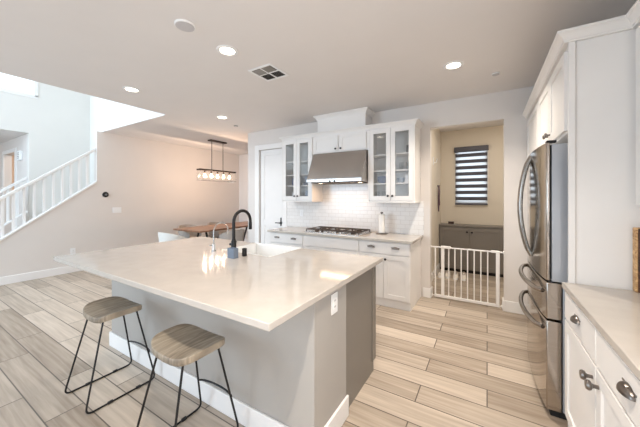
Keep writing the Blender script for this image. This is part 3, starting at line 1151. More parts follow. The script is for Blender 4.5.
# main faucet
fx, fy = -1.915, 1.70
t = thing('kitchen_faucet', 'tall black gooseneck faucet on the island beside the sink', 'faucet', (fx, fy, IT))
b = new_bm(); lathe(b, [(0.028, 0), (0.028, 0.006), (0.023, 0.010), (0.023, 0.13), (0.017, 0.14), (0.016, 0.15)], (fx, fy, IT), 20)
obj('base', b, M_BLACK, t)
R = 0.10
zc = IT + 0.295
path = [(fx, fy, IT + 0.14), (fx, fy, zc)]
for k in range(1, 15):
    a = PI - PI * k / 14
    path.append((fx, fy + R + R * math.cos(a), zc + R * math.sin(a)))
path.append((fx, fy + 2 * R, zc - 0.03))
b = new_bm(); tube(b, path, 0.0142, 12)
obj('spout', b, M_BLACK, t)
b = new_bm(); lathe(b, [(0.0145, 0), (0.0158, -0.012), (0.0162, -0.065), (0.013, -0.07), (0, -0.07)], (fx, fy + 2 * R, zc - 0.01), 14)
obj('spray_head', b, M_BLACK, t)
b = new_bm(); lathe(b, [(0.012, 0), (0.012, 0.026)], (fx - 0.018, fy, IT + 0.10), 12, 'x', -1)
tube(b, [(fx - 0.038, fy, IT + 0.10), (fx - 0.044, fy + 0.03, IT + 0.105), (fx - 0.046, fy + 0.075, IT + 0.11)], [0.007, 0.006, 0.005], 8)
obj('lever', b, M_BLACK, t)

# filtered-water tap
tx, ty = -2.235, 1.74
t = thing('water_tap', 'slim chrome filtered-water tap left of the black faucet', 'faucet', (tx, ty, IT))
b = new_bm(); lathe(b, [(0.024, 0), (0.024, 0.006), (0.015, 0.012), (0.015, 0.07), (0.009, 0.078)], (tx, ty, IT), 16)
obj('base', b, M_CHROME, t)
R2 = 0.085
zc2 = IT + 0.185
path = [(tx, ty, IT + 0.07), (tx, ty, zc2)] + [(tx, ty + R2 + R2 * math.cos(PI - PI * k / 12), zc2 + R2 * math.sin(PI * k / 12)) for k in range(1, 13)]
path.append((tx, ty + 2 * R2, zc2 - 0.035))
b = new_bm(); tube(b, path, 0.0058, 8)
obj('spout', b, M_CHROME, t)
b = new_bm(); tube(b, [(tx - 0.012, ty, IT + 0.05), (tx - 0.05, ty - 0.01, IT + 0.055)], 0.006, 8)
obj('lever', b, M_CHROME, t)

# blue-grey caddy and soap pump in front of the faucet
t = thing('sponge_caddy', 'small blue-grey sponge caddy standing in front of the black faucet', 'sponge caddy', (-1.845, 1.645, IT))
b = new_bm()
cx, cy = -1.858, 1.64
box(b, cx - 0.04, cx + 0.04, cy - 0.025, cy - 0.02, IT, IT + 0.085)
box(b, cx - 0.04, cx + 0.04, cy + 0.02, cy + 0.025, IT, IT + 0.085)
box(b, cx - 0.04, cx - 0.035, cy - 0.02, cy + 0.02, IT, IT + 0.085)
box(b, cx + 0.035, cx + 0.04, cy - 0.02, cy + 0.02, IT, IT + 0.085)
box(b, cx - 0.035, cx + 0.035, cy - 0.02, cy + 0.02, IT, IT + 0.008)
obj('holder', b, M_BLUE, t, 0.003)
b = new_bm(); box(b, cx - 0.033, cx + 0.033, cy - 0.016, cy + 0.016, IT + 0.008, IT + 0.075)
obj('sponge', b, mat('blue_sponge', (112, 124, 140), 0.95, 0, 0.1, 60, 0.5, 90), t, 0.004)
t = thing('soap_dispenser', 'short black soap canister right of the blue-grey caddy', 'soap dispenser', (-1.83, 1.745, IT))
b = new_bm(); lathe(b, [(0.019, 0), (0.021, 0.004), (0.021, 0.052), (0.019, 0.055)], (-1.83, 1.745, IT), 18)
obj('bottle', b, M_BLACK, t)
b = new_bm(); lathe(b, [(0.021, 0.0555), (0.021, 0.066), (0.018, 0.069), (0, 0.069)], (-1.83, 1.745, IT), 18)
obj('cap', b, M_RUBBER, t)
# ------------------------------------------------------------------ stools
def make_stool():
    t = thing('counter_stool', '', 'stool', (0, 0, 0), local=True)
    b = new_bm()
    A, B = 0.20, 0.150
    def outline(a, s):
        c, s_ = math.cos(a), math.sin(a)
        e = 2 / 3.5
        return (A * s * math.copysign(abs(c) ** e, c), B * s * math.copysign(abs(s_) ** e, s_))
    n = 40
    def ztop(x, y):
        return 0.596 + 0.028 * (abs(x) / A) ** 2.4 - 0.010 * (max(0, abs(y) / B)) ** 3
    rings = []
    for s in (0.15, 0.35, 0.55, 0.75, 0.90, 0.985):
        rings.append([bm_v for bm_v in (b.verts.new((*outline(2 * PI * k / n, s), ztop(*outline(2 * PI * k / n, s)))) for k in range(n))])
    def ring(s, dz, base=None):
        r = []
        for k in range(n):
            x, y = outline(2 * PI * k / n, s)
            r.append(b.verts.new((x, y, ztop(x, y) + dz)))
        return r
    rings.append(ring(1.0, -0.003))
    rings.append(ring(0.995, -0.033))
    rings.append(ring(0.965, -0.040))
    rings.append(ring(0.5, -0.040))
    c0 = b.verts.new((0, 0, ztop(0, 0)))
    c1 = b.verts.new((0, 0, ztop(0, 0) - 0.040))
    for i in range(len(rings) - 1):
        p, q = rings[i], rings[i + 1]
        for k in range(n):
            b.faces.new((p[k], q[k], q[(k + 1) % n], p[(k + 1) % n]))
    for k in range(n):
        b.faces.new((c0, rings[0][k], rings[0][(k + 1) % n]))
        b.faces.new((c1, rings[-1][(k + 1) % n], rings[-1][k]))
    obj('seat', b, M_STOOL, t, angle=40)
    r = 0.0062
    for sx in (-1, 1):
        top_f = (sx * 0.115, -0.105, 0.572)
        top_b = (sx * 0.115, 0.105, 0.572)
        ff = (sx * 0.182, -0.232, r)
        fb = (sx * 0.182, 0.215, r)
        b = new_bm(); tube(b, smooth_path([top_f, ff, (ff[0], 0.0, r)], 0.045), r, 8)
        f = obj('leg', b, M_BLACK, t)
        b = new_bm(); tube(b, smooth_path([top_b, fb, (fb[0], 0.0, r)], 0.045), r, 8)
        obj('leg', b, M_BLACK, t)
        for yy in (-0.09, 0.09):
            b = new_bm(); box(b, ff[0] - 0.009, ff[0] + 0.009, yy - 0.016, yy + 0.016, 0, 0.016)
            obj('glide', b, M_RUBBER, t, 0.003)
    # curved foot rest between the two legs on the island side
    b = new_bm()
    k_ = 0.62
    px, py, pz = 0.115 + (0.182 - 0.115) * k_, 0.105 + (0.215 - 0.105) * k_, 0.572 * (1 - k_)
    tube(b, [(px * math.cos(a) * 1.0, py + 0.035 * math.sin(a), pz) for a in [PI * i / 14 for i in range(15)]], 0.006, 8)
    obj('foot_rest', b, M_BLACK, t)
    b = new_bm()
    for sy in (-1, 1):
        box(b, -0.125, 0.125, sy * 0.105 - 0.01, sy * 0.105 + 0.01, 0.562, 0.572)
    obj('seat_bracket', b, M_BLACK, t)
    return t

s = make_stool()
G = 'wood and wire stools at the island'
s.location = (-2.42, 0.985, 0)
s['label'] = 'grey wood stool with black wire legs, farther left one along the island'
s['group'] = G
dup(s, (-1.48, 0.98, 0), None, 'grey wood stool with black wire legs, nearer one with knotty seat, right of the other', G)

# ------------------------------------------------------------------ refrigerator wall
PY = 2.235      # face of the tall side panel
FXF = 0.428     # its front edge
t = thing('refrigerator_enclosure', 'tall white cabinet surround with doors above the refrigerator', 'cabinet', (0.72, 3.2, 0))
TOP = 2.37
obj('side_panel', box(new_bm(), FXF, XR - 0.004, PY, PY + 0.03, 0, TOP), M_CAB, t, 0.002)
b = new_bm(); box(b, FXF - 0.004, FXF + 0.028, PY - 0.012, PY, 0.0, TOP); box(b, 0.975, XR - 0.004, PY - 0.012, PY, 0.0, TOP)
obj('panel_stile', b, M_CAB, t, 0.002)
obj('side_panel', box(new_bm(), FXF + 0.01, XR - 0.004, 3.30, 3.33, 0, TOP), M_CAB, t, 0.002)
FF = Face('-x', FXF + 0.005)
b = new_bm(); box(b, FXF + 0.005, XR - 0.004, PY + 0.03, 3.30, 1.83, TOP)
obj('bridge_cabinet', b, M_CAB, t, 0.002)
ys = PY + 0.045
for a, c, k in ((ys, 2.765, 2.765 - 0.035), (2.772, 3.29, 2.772 + 0.035)):
    d = obj('door', shaker(FF, a, c, 1.845, TOP - 0.03, st=0.06), M_CAB, t, 0.0015)
    obj('knob', knob(FF, k, 1.905, 0.02, 1.1), M_PULL, d)
b = new_bm(); box(b, FXF + 0.005, XR - 0.004, 3.33, YW - 0.003, 0.1, TOP); box(b, FXF + 0.07, XR - 0.004, 3.33, YW - 0.003, 0.0, 0.1)
obj('pantry_body', b, M_CAB, t, 0.002)
for z0_, z1_ in ((0.115, 1.81), (1.845, TOP - 0.03)):
    d = obj('door', shaker(FF, 3.345, YW - 0.03, z0_, z1_, st=0.06), M_CAB, t, 0.0015)
b = loops(new_bm(), lambda p: [(0.70, PY - 0.012 - p), (0.70, PY - 0.012), (XR - 0.004, PY - 0.012), (XR - 0.004, YW - 0.003), (FXF - 0.018 - p, YW - 0.003), (FXF - 0.018 - p, PY - 0.012 - p)],
          [(p, TOP + h_) for p, h_ in COVE])
obj('crown_moulding', b, M_CAB, t, angle=20)

# refrigerator
t = thing('refrigerator', 'stainless french-door refrigerator with bowed handles in the white surround', 'refrigerator', (0.68, 2.79, 0))
RY0, RY1 = 2.315, 3.265
RYM = (RY0 + RY1) / 2
def front_x(y):
    k = (y - RYM) / ((RY1 - RY0) / 2)
    return 0.300 + 0.026 * k * k + 0.006 * abs(k) ** 12
def curved_panel(y0, y1, z0, z1, xb=0.352, n=14):
    pts = [(front_x(y0 + (y1 - y0) * i / n), y0 + (y1 - y0) * i / n) for i in range(n + 1)]
    pts += [(xb, y1), (xb, y0)]
    return prism(new_bm(), pts, 'z', z0, z1)
b = new_bm(); box(b, 0.360, XR - 0.03, RY0 + 0.006, RY1 - 0.006, 0.88, 1.775)
box(b, 0.416, XR - 0.03, RY0 + 0.006, RY1 - 0.006, 0.045, 0.88)
obj('body', b, M_FSIDE, t, 0.004)
b = new_bm(); box(b, 0.3525, 0.3595, RY0 + 0.01, RY1 - 0.01, 0.895, 1.77)
obj('gasket', b, M_RUBBER, t)
b = new_bm(); box(b, 0.355, 0.46, RY0 + 0.02, RY1 - 0.02, 0.0, 0.044)
obj('kick_grille', b, M_RUBBER, t)

doors = []
for y0_, y1_, hy in ((RY0, RYM - 0.003, RYM - 0.035), (RYM + 0.003, RY1, RYM + 0.035)):
    d = obj('door', curved_panel(y0_, y1_, 0.885, 1.785), M_FRIDGE, t, 0.006)
    if y0_ == RY0:
        e = new_bm(); box(e, 0.335, 0.385, RY0 + 0.01, RY0 + 0.06, 1.786, 1.80); obj('hinge_cover', e, M_RUBBER, d)
    hp = []
    for k in range(17):
        q = k / 16
        z = 0.965 + q * (1.75 - 0.965)
        hp.append((front_x(hy) - 0.004 - 0.066 * math.sin(PI * q) ** 0.8 if 0 < q < 1 else front_x(hy) + 0.003, hy, z))
    e = new_bm(); tube(e, hp, 0.0155, 12)
    obj('door_handle', e, M_HANDLE, d)
for z0_, z1_, hz_ in ((0.635, 0.873, 0.800), (0.045, 0.623, 0.555)):
    d = obj('drawer', curved_panel(RY0, RY1, z0_, z1_, 0.412), M_FRIDGE, t, 0.006)
    hp = []
    for k in range(21):
        q = k / 20
        y = RY0 + 0.07 + q * (RY1 - RY0 - 0.14)
        hp.append((front_x(y) - 0.012 - 0.046 * math.sin(PI * q) ** 0.6 if 0 < q < 1 else front_x(y) + 0.003, y, hz_))
    e = new_bm(); tube(e, hp, 0.016, 12)
    obj('drawer_handle', e, M_HANDLE, d)

# right-hand counter
t = thing('base_cabinet', 'white base cabinet under the right counter, nearest the viewer', 'cabinet', (0.74, 1.6, 0), group=None)
FC = Face('-x', 0.424)
CE = PY - 0.013
b = new_bm(); box(b, 0.424, XR - 0.004, 0.2, CE, 0.10, 0.874)
obj('body', b, M_CAB, t, 0.002)
b = new_bm(); box(b, 0.444, XR - 0.004, 0.2, CE, 0.0, 0.10)
obj('toe_kick', b, M_CAB, t)
segs = [(CE - 0.012, 1.655), (1.645, 1.02), (1.01, 0.40)]
cups_ = [1.93, 1.315, 0.70]
for (a, c), cu in zip(segs, cups_):
    d = obj('drawer', slab(FC, c, a, 0.70, 0.86), M_CAB, t, 0.003)
    obj('cup_pull', cup_pull(FC, cu, 0.79, 0.02, 0.048, 0.030, 0.028), M_PULL, d)
for (a, c), k in zip(segs, (1.69, 1.61, 0.97)):
    d = obj('door', shaker(FC, c, a, 0.115, 0.688), M_CAB, t, 0.0015)
    obj('knob', knob(FC, k, 0.625, 0.02, 1.35), M_PULL, d)
b = new_bm(); box(b, 0.392, XR - 0.004, 0.2, CE, 0.875, 0.91)
o = obj('countertop', b, M_QUARTZ, None, 0.004)
tag(o, 'white quartz countertop at the right beside the refrigerator surround', 'countertop')

t = thing('upper_cabinet', 'white upper cabinet at the right edge above the counter', 'cabinet', (0.88, 1.5, 1.37))
obj('body', box(new_bm(), 0.72, XR - 0.004, 0.6, PY - 0.013, 1.37, TOP), M_CAB, t, 0.002)
FUR = Face('-x', 0.72)
for a, c in ((0.61, 1.12), (1.13, 1.66), (1.67, PY - 0.03)):
    obj('door', shaker(FUR, a, c, 1.385, TOP - 0.02), M_CAB, t, 0.0015)
b = loops(new_bm(), lambda p: [(XR - 0.004, 0.6), (XR - 0.004, PY - 0.013), (0.70 - p, PY - 0.013), (0.70 - p, 0.6)],
          [(p, TOP + h_) for p, h_ in COVE])
obj('crown_moulding', b, M_CAB, t, angle=20)

# rustic board standing against the panel
t = thing('wooden_board', 'thick rustic wooden board standing upright at the back of the right counter', 'board', (0.78, 2.2, 0.91))
b = new_bm(); box(b, 0.692, 0.90, 2.176, PY - 0.014, 0.91, 1.262)
obj('core', b, M_BOARDEDGE, t, 0.006)
b = new_bm(); box(b, 0.700, 0.895, 2.168, 2.1765, 0.913, 1.258)
obj('face', b, M_BOARD, t, 0.002)

# ------------------------------------------------------------------ mudroom things
t = thing('mudroom_cabinet', 'low grey two-door cabinet along the mudroom back wall', 'cabinet', (-0.1, 6.0, 0))
MX0_, MX1_ = -0.805, 0.60
FM = Face('-y', 5.86)
obj('body', box(new_bm(), MX0_, MX1_, 5.86, MY - 0.002, 0.06, 0.87), M_GREY, t, 0.002)
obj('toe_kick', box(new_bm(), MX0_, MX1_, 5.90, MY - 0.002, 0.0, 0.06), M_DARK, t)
obj('top', box(new_bm(), MX0_, MX1_, 5.835, MY - 0.002, 0.87, 0.90), M_GREY, t, 0.003)
for (a, c), k in zip(((MX0_ + 0.01, -0.285), (-0.277, 0.24)), (-0.32, -0.24)):
    d = obj('door', shaker(FM, a, c, 0.075, 0.855, st=0.07), M_GREY, t, 0.0015)
    obj('knob', knob(FM, k, 0.775, 0.02, 1.1), M_BLACK, d)
d = obj('filler_panel', slab(FM, 0.25, MX1_ - 0.005, 0.075, 0.855), M_GREY, t, 0.002)

t = thing('window_blind', 'grey and white zebra-striped roller blind in the mudroom window', 'blind', (-0.265, MY, 2.40))
b = new_bm(); box(b, -0.56, 0.025, MY - 0.085, MY - 0.002, 2.31, 2.41)
obj('cassette', b, mat('blind_cassette', (84, 84, 92), 0.6, 0, 0.03), t, 0.01)
b = new_bm(); box(b, -0.54, 0.005, MY - 0.036, MY - 0.033, 1.30, 2.315)
obj('fabric', b, M_BLIND, t)
b = new_bm(); box(b, -0.545, 0.01, MY - 0.048, MY - 0.022, 1.275, 1.305)
obj('bottom_bar', b, mat('blind_bottom_bar', (84, 84, 92), 0.6, 0, 0.03), t, 0.004)
b = new_bm(); tube(b, [(0.017, MY - 0.06, 2.32), (0.017, MY - 0.06, 1.55)], 0.003, 6)
obj('chain', b, M_PLASTIC, t)
bm = new_bm()
for q in ((-0.545, -0.51, 1.30, 2.38), (-0.025, 0.01, 1.30, 2.38), (-0.51, -0.025, 1.30, 1.34), (-0.51, -0.025, 2.34, 2.38)):
    box(bm, q[0], q[1], MY + 0.03, MY + 0.09, q[2], q[3])
w4 = struct('window_4', bm, M_TRIM, 'small mudroom window behind the striped blind', 'window')
struct('window_pane', box(new_bm(), -0.51, -0.025, MY + 0.055, MY + 0.06, 1.34, 2.34), M_CLEAR, parent=w4)

b = new_bm(); box(b, -0.66, -0.56, 6.0, 6.07, 0.90, 0.945)
o = solo('small_box', b, mat('dark_wood_box', (70, 48, 40), 0.5, 0, 0.1), 'small dark box on top of the grey mudroom cabinet', 'box')

t = thing('hanging_strap', 'dark plum woven leash hanging on the left mudroom wall', 'leash', (-0.80, 5.6, 1.66))
b = new_bm(); lathe(b, [(0.012, 0), (0.012, 0.01), (0.005, 0.012), (0.005, 0.035), (0.012, 0.04), (0, 0.043)], (-0.81, 5.66, 1.64), 10, 'x', 1)
obj('hook', b, M_BLACK, t)
b = new_bm()
tube(b, [(-0.785, 5.66, 1.648), (-0.782, 5.645, 1.60), (-0.785, 5.63, 1.45), (-0.785, 5.635, 1.22), (-0.785, 5.66, 1.16), (-0.785, 5.69, 1.22),
         (-0.785, 5.70, 1.45), (-0.782, 5.68, 1.60), (-0.785, 5.665, 1.648)], 0.009, 6)
tube(b, [(-0.775, 5.655, 1.64), (-0.772, 5.655, 1.40), (-0.772, 5.66, 1.27)], 0.008, 6)
obj('strap', b, M_LEASH, t)

t = thing('coat_hook', 'white hook high on the left mudroom wall', 'hook', (-0.81, 5.17, 2.06))
b = new_bm(); box(b, -0.81, -0.80, 5.15, 5.19, 1.99, 2.13)
obj('back_plate', b, M_PLASTIC, t, 0.002)
b = new_bm(); tube(b, smooth_path([(-0.80, 5.17, 2.03), (-0.755, 5.17, 2.03), (-0.745, 5.17, 2.10)], 0.02), 0.008, 8)
obj('prong', b, M_PLASTIC, t)

# shoes
def make_shoe():
    t = thing('sneaker', '', 'shoe', (0, 0, 0), local=True)
    n = 24
    def outl(a, s=1.0):
        # foot-shaped outline, toe towards -y
        y = -0.135 * math.cos(a)
        wid = 0.046 * (0.82 + 0.25 * math.cos(a) ** 1) 
        x = wid * math.copysign(abs(math.sin(a)) ** 0.75, math.sin(a))
        return x * s, y * s
    b = new_bm()
    r0 = [b.verts.new((*outl(2 * PI * k / n), 0)) for k in range(n)]
    r1 = [b.verts.new((*outl(2 * PI * k / n), 0.028)) for k in range(n)]
    b.faces.new(r0[::-1]); b.faces.new(r1)
    for k in range(n): b.faces.new((r0[k], r0[(k + 1) % n], r1[(k + 1) % n], r1[k]))
    obj('sole', b, M_WHITEWARE, t, 0.003)
    b = new_bm()
    def zup(y):
        q = (y + 0.135) / 0.27
        return 0.05 + 0.055 * min(1, max(0, (q - 0.15) / 0.45))
    rings = []
    for s, f in ((0.97, 0.0), (0.98, 0.35), (0.86, 0.75), (0.62, 1.0)):
        ring = []
        for k in range(n):
            x, y = outl(2 * PI * k / n, s)
            if s < 0.8: y = y * 0.82 + 0.022
            ring.append(b.verts.new((x, y, 0.028 + (zup(y) - 0.028) * f)))
        rings.append(ring)
    for i in range(3):
        for k in range(n):
            b.faces.new((rings[i][k], rings[i][(k + 1) % n], rings[i + 1][(k + 1) % n], rings[i + 1][k]))
    obj('upper', b, M_SHOE, t, angle=60)
    b = new_bm()
    lin_ = [b.verts.new((outl(2 * PI * k / n, 0.60)[0], outl(2 * PI * k / n, 0.60)[1] * 0.82 + 0.022, zup(outl(2 * PI * k / n, 0.60)[1] * 0.82 + 0.022) - 0.006)) for k in range(n)]
    b.faces.new(lin_)
    c_ = [b.verts.new((v.co.x, v.co.y, v.co.z - 0.02)) for v in lin_]
    b.faces.new(c_[::-1])
    for k in range(n): b.faces.new((lin_[k], lin_[(k + 1) % n], c_[(k + 1) % n], c_[k]))
    obj('lining', b, M_SHOEIN, t)
    b = new_bm()
    for k in range(4):
        y = -0.045 + 0.018 * k
        tube(b, [(-0.022, y, zup(y) - 0.002), (0, y + 0.004, zup(y) + 0.006), (0.022, y, zup(y) - 0.002)], 0.003, 5)
    obj('laces', b, M_WHITEWARE, t)
    return t
sh = make_shoe()
GS = 'white sneakers lined up behind the gate'
ords = ('leftmost', 'second from left', 'third from left', 'rightmost')
for i, x in enumerate((-0.715, -0.60, -0.475, -0.35)):
    loc = (x, 5.42 + 0.015 * (i % 2), 0)
    lab = ords[i] + ' of the four white sneakers behind the baby gate'
    if i == 0:
        sh.location = loc; sh['label'] = lab; sh['group'] = GS
    else:
        dup(sh, loc, 0.05 * (i - 1.5), lab, GS)

# baby gate
t = thing('baby_gate', 'white metal baby gate across the mudroom doorway', 'baby gate', (-0.27, 4.235, 0))
GY = 4.235
gt, gb = 0.72, 0.035
obj('bottom_rail', box(new_bm(), -0.645, 0.140, GY - 0.012, GY + 0.012, 0.012, 0.05), M_GATE, t, 0.004)
b = new_bm(); tube(b, [(-0.672, GY, gt), (0.169, GY, gt)], 0.0095, 10)
obj('top_rail', b, M_GATE, t)
for x in (-0.535, 0.118):
    obj('post', box(new_bm(), x - 0.021, x + 0.021, GY - 0.015, GY + 0.015, 0.05, gt - 0.009), M_GATE, t, 0.005)
b = new_bm(); tube(b, [(-0.632, GY, 0.05), (-0.632, GY, gt - 0.008)], 0.010, 10)
obj('side_bar', b, M_GATE, t)
xs = [-0.458 + 0.0775 * k for k in range(7)]
for x in xs:
    b = new_bm(); tube(b, [(x, GY, 0.05), (x, GY, gt - 0.008)], 0.0075, 8)
    obj('bar', b, M_GATE, t)
b = new_bm(); box(b, -0.56, -0.435, GY - 0.022, GY + 0.022, gt - 0.012, gt + 0.022)
obj('latch', b, M_GATE, t, 0.006)
b = new_bm(); box(b, 0.045, 0.139, GY - 0.018, GY + 0.018, gt - 0.012, gt + 0.016)
obj('hinge_cap', b, M_GATE, t, 0.005)
for x, s_ in ((DW0, 1), (DW1, -1)):
    for z in (gt, 0.03):
        xx, s2 = x, s_
        b = new_bm()
        if z < 0.1: xx = x + 0.016 * s_
        lathe(b, [(0.02, 0), (0.02, 0.008), (0.006, 0.01), (0.006, 0.045)], (xx, GY, z), 14, 'x', s_)
        obj('wall_cup', b, M_GATE, t)

# ------------------------------------------------------------------ ceiling fittings
def can(label, x, y):
    t = thing('recessed_light', label, 'ceiling light', (x, y, HC), group='recessed ceiling lights', local=True)
    b = new_bm()
    lathe(b, [(0.066, -0.0005), (0.066, -0.006), (0.085, -0.009), (0.094, -0.005), (0.095, -0.0005)], (0, 0, 0), 32)
    obj('trim_ring', b, M_PLASTIC, t)
    b = new_bm(); lathe(b, [(0.066, -0.001), (0.066, -0.004), (0.0, -0.0045)], (0, 0, 0), 28)
    obj('lens', b, M_CAN, t)
    return t
CANS = ((-2.02, 1.72, 'recessed ceiling light above the island, nearest the vent', 3.5),
        (-0.29, 3.09, 'recessed ceiling light in front of the mudroom doorway', 21),
        (-3.76, 1.73, 'recessed ceiling light beside the stairwell opening', 5),
        (-3.78, 3.11, 'recessed ceiling light near the pantry wall and dining area', 7.5))
def spot(name, x, y, power, color=(1.0, 0.94, 0.87)):
    d = bpy.data.lights.new(name, 'AREA')
    d.shape = 'DISK'
    d.size = 0.13
    d.spread = math.radians(125)
    d.energy = power
    d.color = color
    o = bpy.data.objects.new(name, d)
    o.location = (x, y, HC - 0.012)
    COL.objects.link(o)
c0 = None
for x, y, lab, pw in CANS:
    if c0 is None:
        c0 = can(lab, x, y)
    else:
        dup(c0, (x, y, HC), None, lab)
    spot('can_or_fill_light', x, y, pw, (1.0, 0.89, 0.76) if x > -1 else (1.0, 0.95, 0.90))
spot('can_or_fill_light', -0.29, 0.36, 29, (1.0, 0.89, 0.76))  # extra fill lamp over the right aisle, added out of view without a fixture

def disc(name, label, cat, x, y, r, m):
    t = thing(name, label, cat, (x, y, HC))
    b = new_bm(); lathe(b, [(r, -0.0005), (r, -0.008), (r * 0.93, -0.013), (r * 0.9, -0.013)], (x, y, HC), 28)
    obj('rim', b, m, t)
    b = new_bm(); lathe(b, [(r * 0.9, -0.011), (r * 0.9, -0.0145), (0, -0.016)], (x, y, HC), 28)
    obj('grille', b, mat('speaker_grille', (200, 198, 200), 0.7, 0, 0.1, 200), t)
disc('ceiling_speaker', 'round flush white ceiling speaker above the island', 'ceiling speaker', -2.0, 1.295, 0.075, M_PLASTIC)
disc('sprinkler_cover', 'small round sprinkler cover on the ceiling near the refrigerator', 'sprinkler cover', 0.08, 3.53, 0.038, M_PLASTIC)
disc('sprinkler_cover', 'small round sprinkler cover on the ceiling near the dining area', 'sprinkler cover', -4.02, 3.62, 0.038, M_VENTDARK)

t = thing('ceiling_vent', 'square white air vent with louvers in the kitchen ceiling', 'vent', (-2.0, 2.255, HC))
vx, vy, vw = -2.0, 2.255, 0.155
b = new_bm()
for q in ((-vw, vw, -vw, -vw + 0.025), (-vw, vw, vw - 0.025, vw), (-vw, -vw + 0.025, -vw + 0.025, vw - 0.025), (vw - 0.025, vw, -vw + 0.025, vw - 0.025),
          (-0.008, 0.008, -vw + 0.025, vw - 0.025), (-vw + 0.025, vw - 0.025, -0.008, 0.008)):
    box(b, vx + q[0], vx + q[1], vy + q[2], vy + q[3], HC - 0.008, HC - 0.0005)
obj('frame', b, M_PLASTIC, t, 0.002)
b = new_bm(); box(b, vx - vw + 0.02, vx + vw - 0.02, vy - vw + 0.02, vy + vw - 0.02, HC - 0.0015, HC - 0.0006)
obj('duct_backing', b, M_DARK, t)
for qx, qy, along, lean in ((-1, -1, 'x', 1), (1, -1, 'y', -1), (-1, 1, 'y', 1), (1, 1, 'x', -1)):
    b = new_bm()
    for k in range(6):
        c_ = 0.018 + k * 0.019
        if along == 'x':
            yy = vy + qy * c_ + (0 if qy > 0 else 0)
            xa, xb = sorted((vx + qx * 0.010, vx + qx * (vw - 0.026)))
            prism(b, [(yy, HC - 0.0018), (yy + lean * 0.010, HC - 0.008), (yy + lean * 0.0115, HC - 0.0075), (yy + 0.0015 * lean, HC - 0.0018)], 'x', xa, xb)
        else:
            xx = vx + qx * c_
            ya, yb = sorted((vy + qy * 0.010, vy + qy * (vw - 0.026)))
            prism(b, [(xx, HC - 0.0018), (xx + lean * 0.010, HC - 0.008), (xx + lean * 0.0115, HC - 0.0075), (xx + 0.0015 * lean, HC - 0.0018)], 'y', ya, yb)
    obj('louver', b, M_VENTDARK, t)

# ------------------------------------------------------------------ dining area
LX, LY0, LY1, LZ = -5.50, 3.88, 4.90, 2.065
t = thing('chandelier', 'linear dark chandelier with five bulbs in a glass box over the dining table', 'chandelier', (LX, (LY0 + LY1) / 2, HC))
obj('canopy', box(new_bm(), LX - 0.06, LX + 0.06, 4.16, 4.62, HC - 0.03, HC - 0.0005), M_BRONZE, t, 0.004)
for y in (4.23, 4.55):
    b = new_bm(); tube(b, [(LX, y, HC - 0.03), (LX, y, LZ)], 0.007, 8)
    obj('rod', b, M_BRONZE, t)
obj('top_bar', box(new_bm(), LX - 0.07, LX + 0.07, LY0, LY1, LZ - 0.035, LZ), M_BRONZE, t, 0.003)
gz = LZ - 0.25
b = new_bm()
box(b, LX - 0.10, LX - 0.096, LY0 + 0.03, LY1 - 0.03, gz, LZ - 0.034)
box(b, LX + 0.096, LX + 0.10, LY0 + 0.03, LY1 - 0.03, gz, LZ - 0.034)
box(b, LX - 0.096, LX + 0.096, LY0 + 0.03, LY0 + 0.034, gz, LZ - 0.034)
box(b, LX - 0.096, LX + 0.096, LY1 - 0.034, LY1 - 0.03, gz, LZ - 0.034)
obj('glass_shade', b, M_SEEDED, t)
b = new_bm()
for x in (LX - 0.10, LX + 0.10):
    box(b, x - 0.005, x + 0.005, LY0 + 0.025, LY1 - 0.025, gz - 0.012, gz)
for y in (LY0 + 0.03, LY1 - 0.03):
    box(b, LX - 0.095, LX + 0.095, y - 0.005, y + 0.005, gz - 0.012, gz)
obj('bottom_frame', b, M_CHROME, t)
for k in range(5):
    y = LY0 + 0.16 + k * (LY1 - LY0 - 0.32) / 4
    b = new_bm(); lathe(b, [(0.018, 0), (0.018, -0.05), (0.014, -0.055)], (LX, y, LZ - 0.035), 12)
    so = obj('socket', b, M_BRONZE, t)
    b = new_bm(); lathe(b, [(0.013, -0.052), (0.02, -0.07), (0.034, -0.11), (0.034, -0.13), (0.02, -0.155), (0, -0.16)], (LX, y, LZ - 0.035), 16)
    obj('bulb', b, M_BULB, so)
    d = bpy.data.lights.new('chandelier_bulb_light', 'POINT')
    d.energy = 8.2
    d.color = (1.0, 0.72, 0.52)
    d.shadow_soft_size = 0.015
    o = bpy.data.objects.new('chandelier_bulb_light', d)
    o.location = (LX, y, LZ - 0.155)
    COL.objects.link(o)

t = thing('dining_table', 'long walnut dining table with dark angled legs past the island', 'table', (-5.25, 4.45, 0))
TX0, TX1, TY0, TY1 = -5.70, -4.82, 3.42, 5.6
obj('tabletop', box(new_bm(), TX0, TX1, TY0, TY1, 0.725, 0.76), M_TABLE, t, 0.006)
for y in (3.80, 5.22):
    for x, s_ in ((-5.52, -1), (-4.98, 1)):
        b = new_bm()
        tube(b, [(x - s_ * 0.16, y, 0.715), (x + s_ * 0.10, y, 0.012)], 0.022, 8)
        obj('leg', b, M_BLACK, t)
obj('under_frame', box(new_bm(), -5.44, -5.06, 3.78, 5.24, 0.70, 0.724), M_BLACK, t)

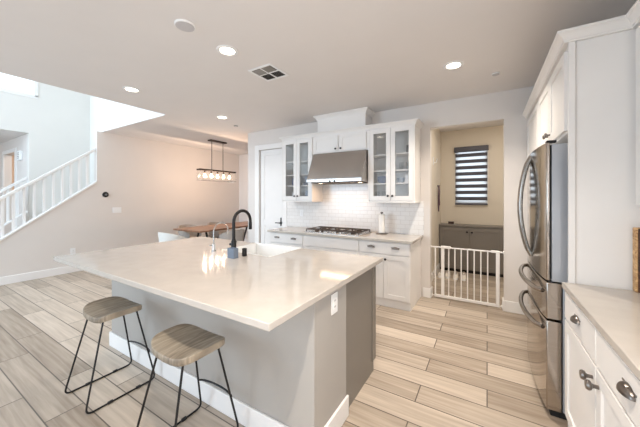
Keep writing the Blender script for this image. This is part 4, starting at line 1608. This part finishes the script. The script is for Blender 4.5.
def make_chair(label, m):
    t = thing('dining_chair', label, 'chair', (0, 0, 0), local=True)
    # tub shell: seat pan plus wrapping back; the sitter faces -y, the back is towards +y
    b = new_bm()
    n, rows = 28, 7
    def side(k, j, off):
        a = -PI * 0.80 + 1.6 * PI * k / n     # 0 = straight back
        q = j / rows
        hgt = 0.31 * (0.45 + 0.55 * max(0.0, math.cos(a * 0.62))) * q
        rr = (0.235 + 0.03 * q) - off
        return (rr * math.sin(a), rr * math.cos(a) * 0.95, 0.46 + hgt)
    for off in (0.0, 0.022):
        g = [[b.verts.new(side(k, j, off)) for j in range(rows + 1)] for k in range(n + 1)]
        for k in range(n):
            for j in range(rows):
                b.faces.new((g[k][j], g[k + 1][j], g[k + 1][j + 1], g[k][j + 1]))
        if off == 0.0: g0 = g
    for k in range(n):
        b.faces.new((g0[k][rows], g0[k + 1][rows], g[k + 1][rows], g[k][rows]))
    for k in (0, n):
        for j in range(rows):
            b.faces.new((g0[k][j], g0[k][j + 1], g[k][j + 1], g[k][j]))
    obj('shell', b, m, t, angle=60)
    b = new_bm(); lathe(b, [(0.19, 0.40), (0.235, 0.425), (0.24, 0.46), (0.21, 0.475), (0, 0.478)], (0, 0, 0), 28)
    obj('seat', b, m, t, angle=50)
    for sx in (-1, 1):
        for sy in (-1, 1):
            b = new_bm(); tube(b, [(sx * 0.12, sy * 0.12, 0.41), (sx * 0.21, sy * 0.21, 0.008)], [0.016, 0.010], 8)
            obj('leg', b, M_BLACK, t)
    return t
GC = 'tub chairs around the dining table'
ch = make_chair('grey tub dining chair on the near side of the table, first from the end', M_SHELL)
ch.location = (-4.56, 4.0, 0); ch.rotation_euler = (0, 0, -PI / 2); ch['group'] = GC
dup(ch, (-4.56, 4.80, 0), -PI / 2, 'grey tub dining chair on the near side of the table, beside the pantry wall', GC)
dup(ch, (-5.975, 4.0, 0), PI / 2, 'grey tub dining chair on the wall side of the table, nearer the stairs', GC)
dup(ch, (-5.975, 4.80, 0), PI / 2, 'grey tub dining chair on the wall side of the table, farther from the stairs', GC)
cw = make_chair('white tub chair at the end of the dining table facing away', M_SHELLW)
cw.location = (-5.22, 3.13, 0); cw.rotation_euler = (0, 0, PI); cw['group'] = GC

# ------------------------------------------------------------------ other lamps of the house
def room_light(name, loc, power, color, size):
    d = bpy.data.lights.new(name, 'AREA')
    d.shape = 'DISK'; d.size = size; d.energy = power; d.color = color
    o = bpy.data.objects.new(name, d); o.location = loc
    COL.objects.link(o)
room_light('mudroom_ceiling_light', (0.15, 4.75, HC - 0.02), 16, (1.0, 0.91, 0.80), 0.3)
room_light('hall_room_light', (-9.3, 2.5, 2.68), 12, (1.0, 0.84, 0.70), 0.3)
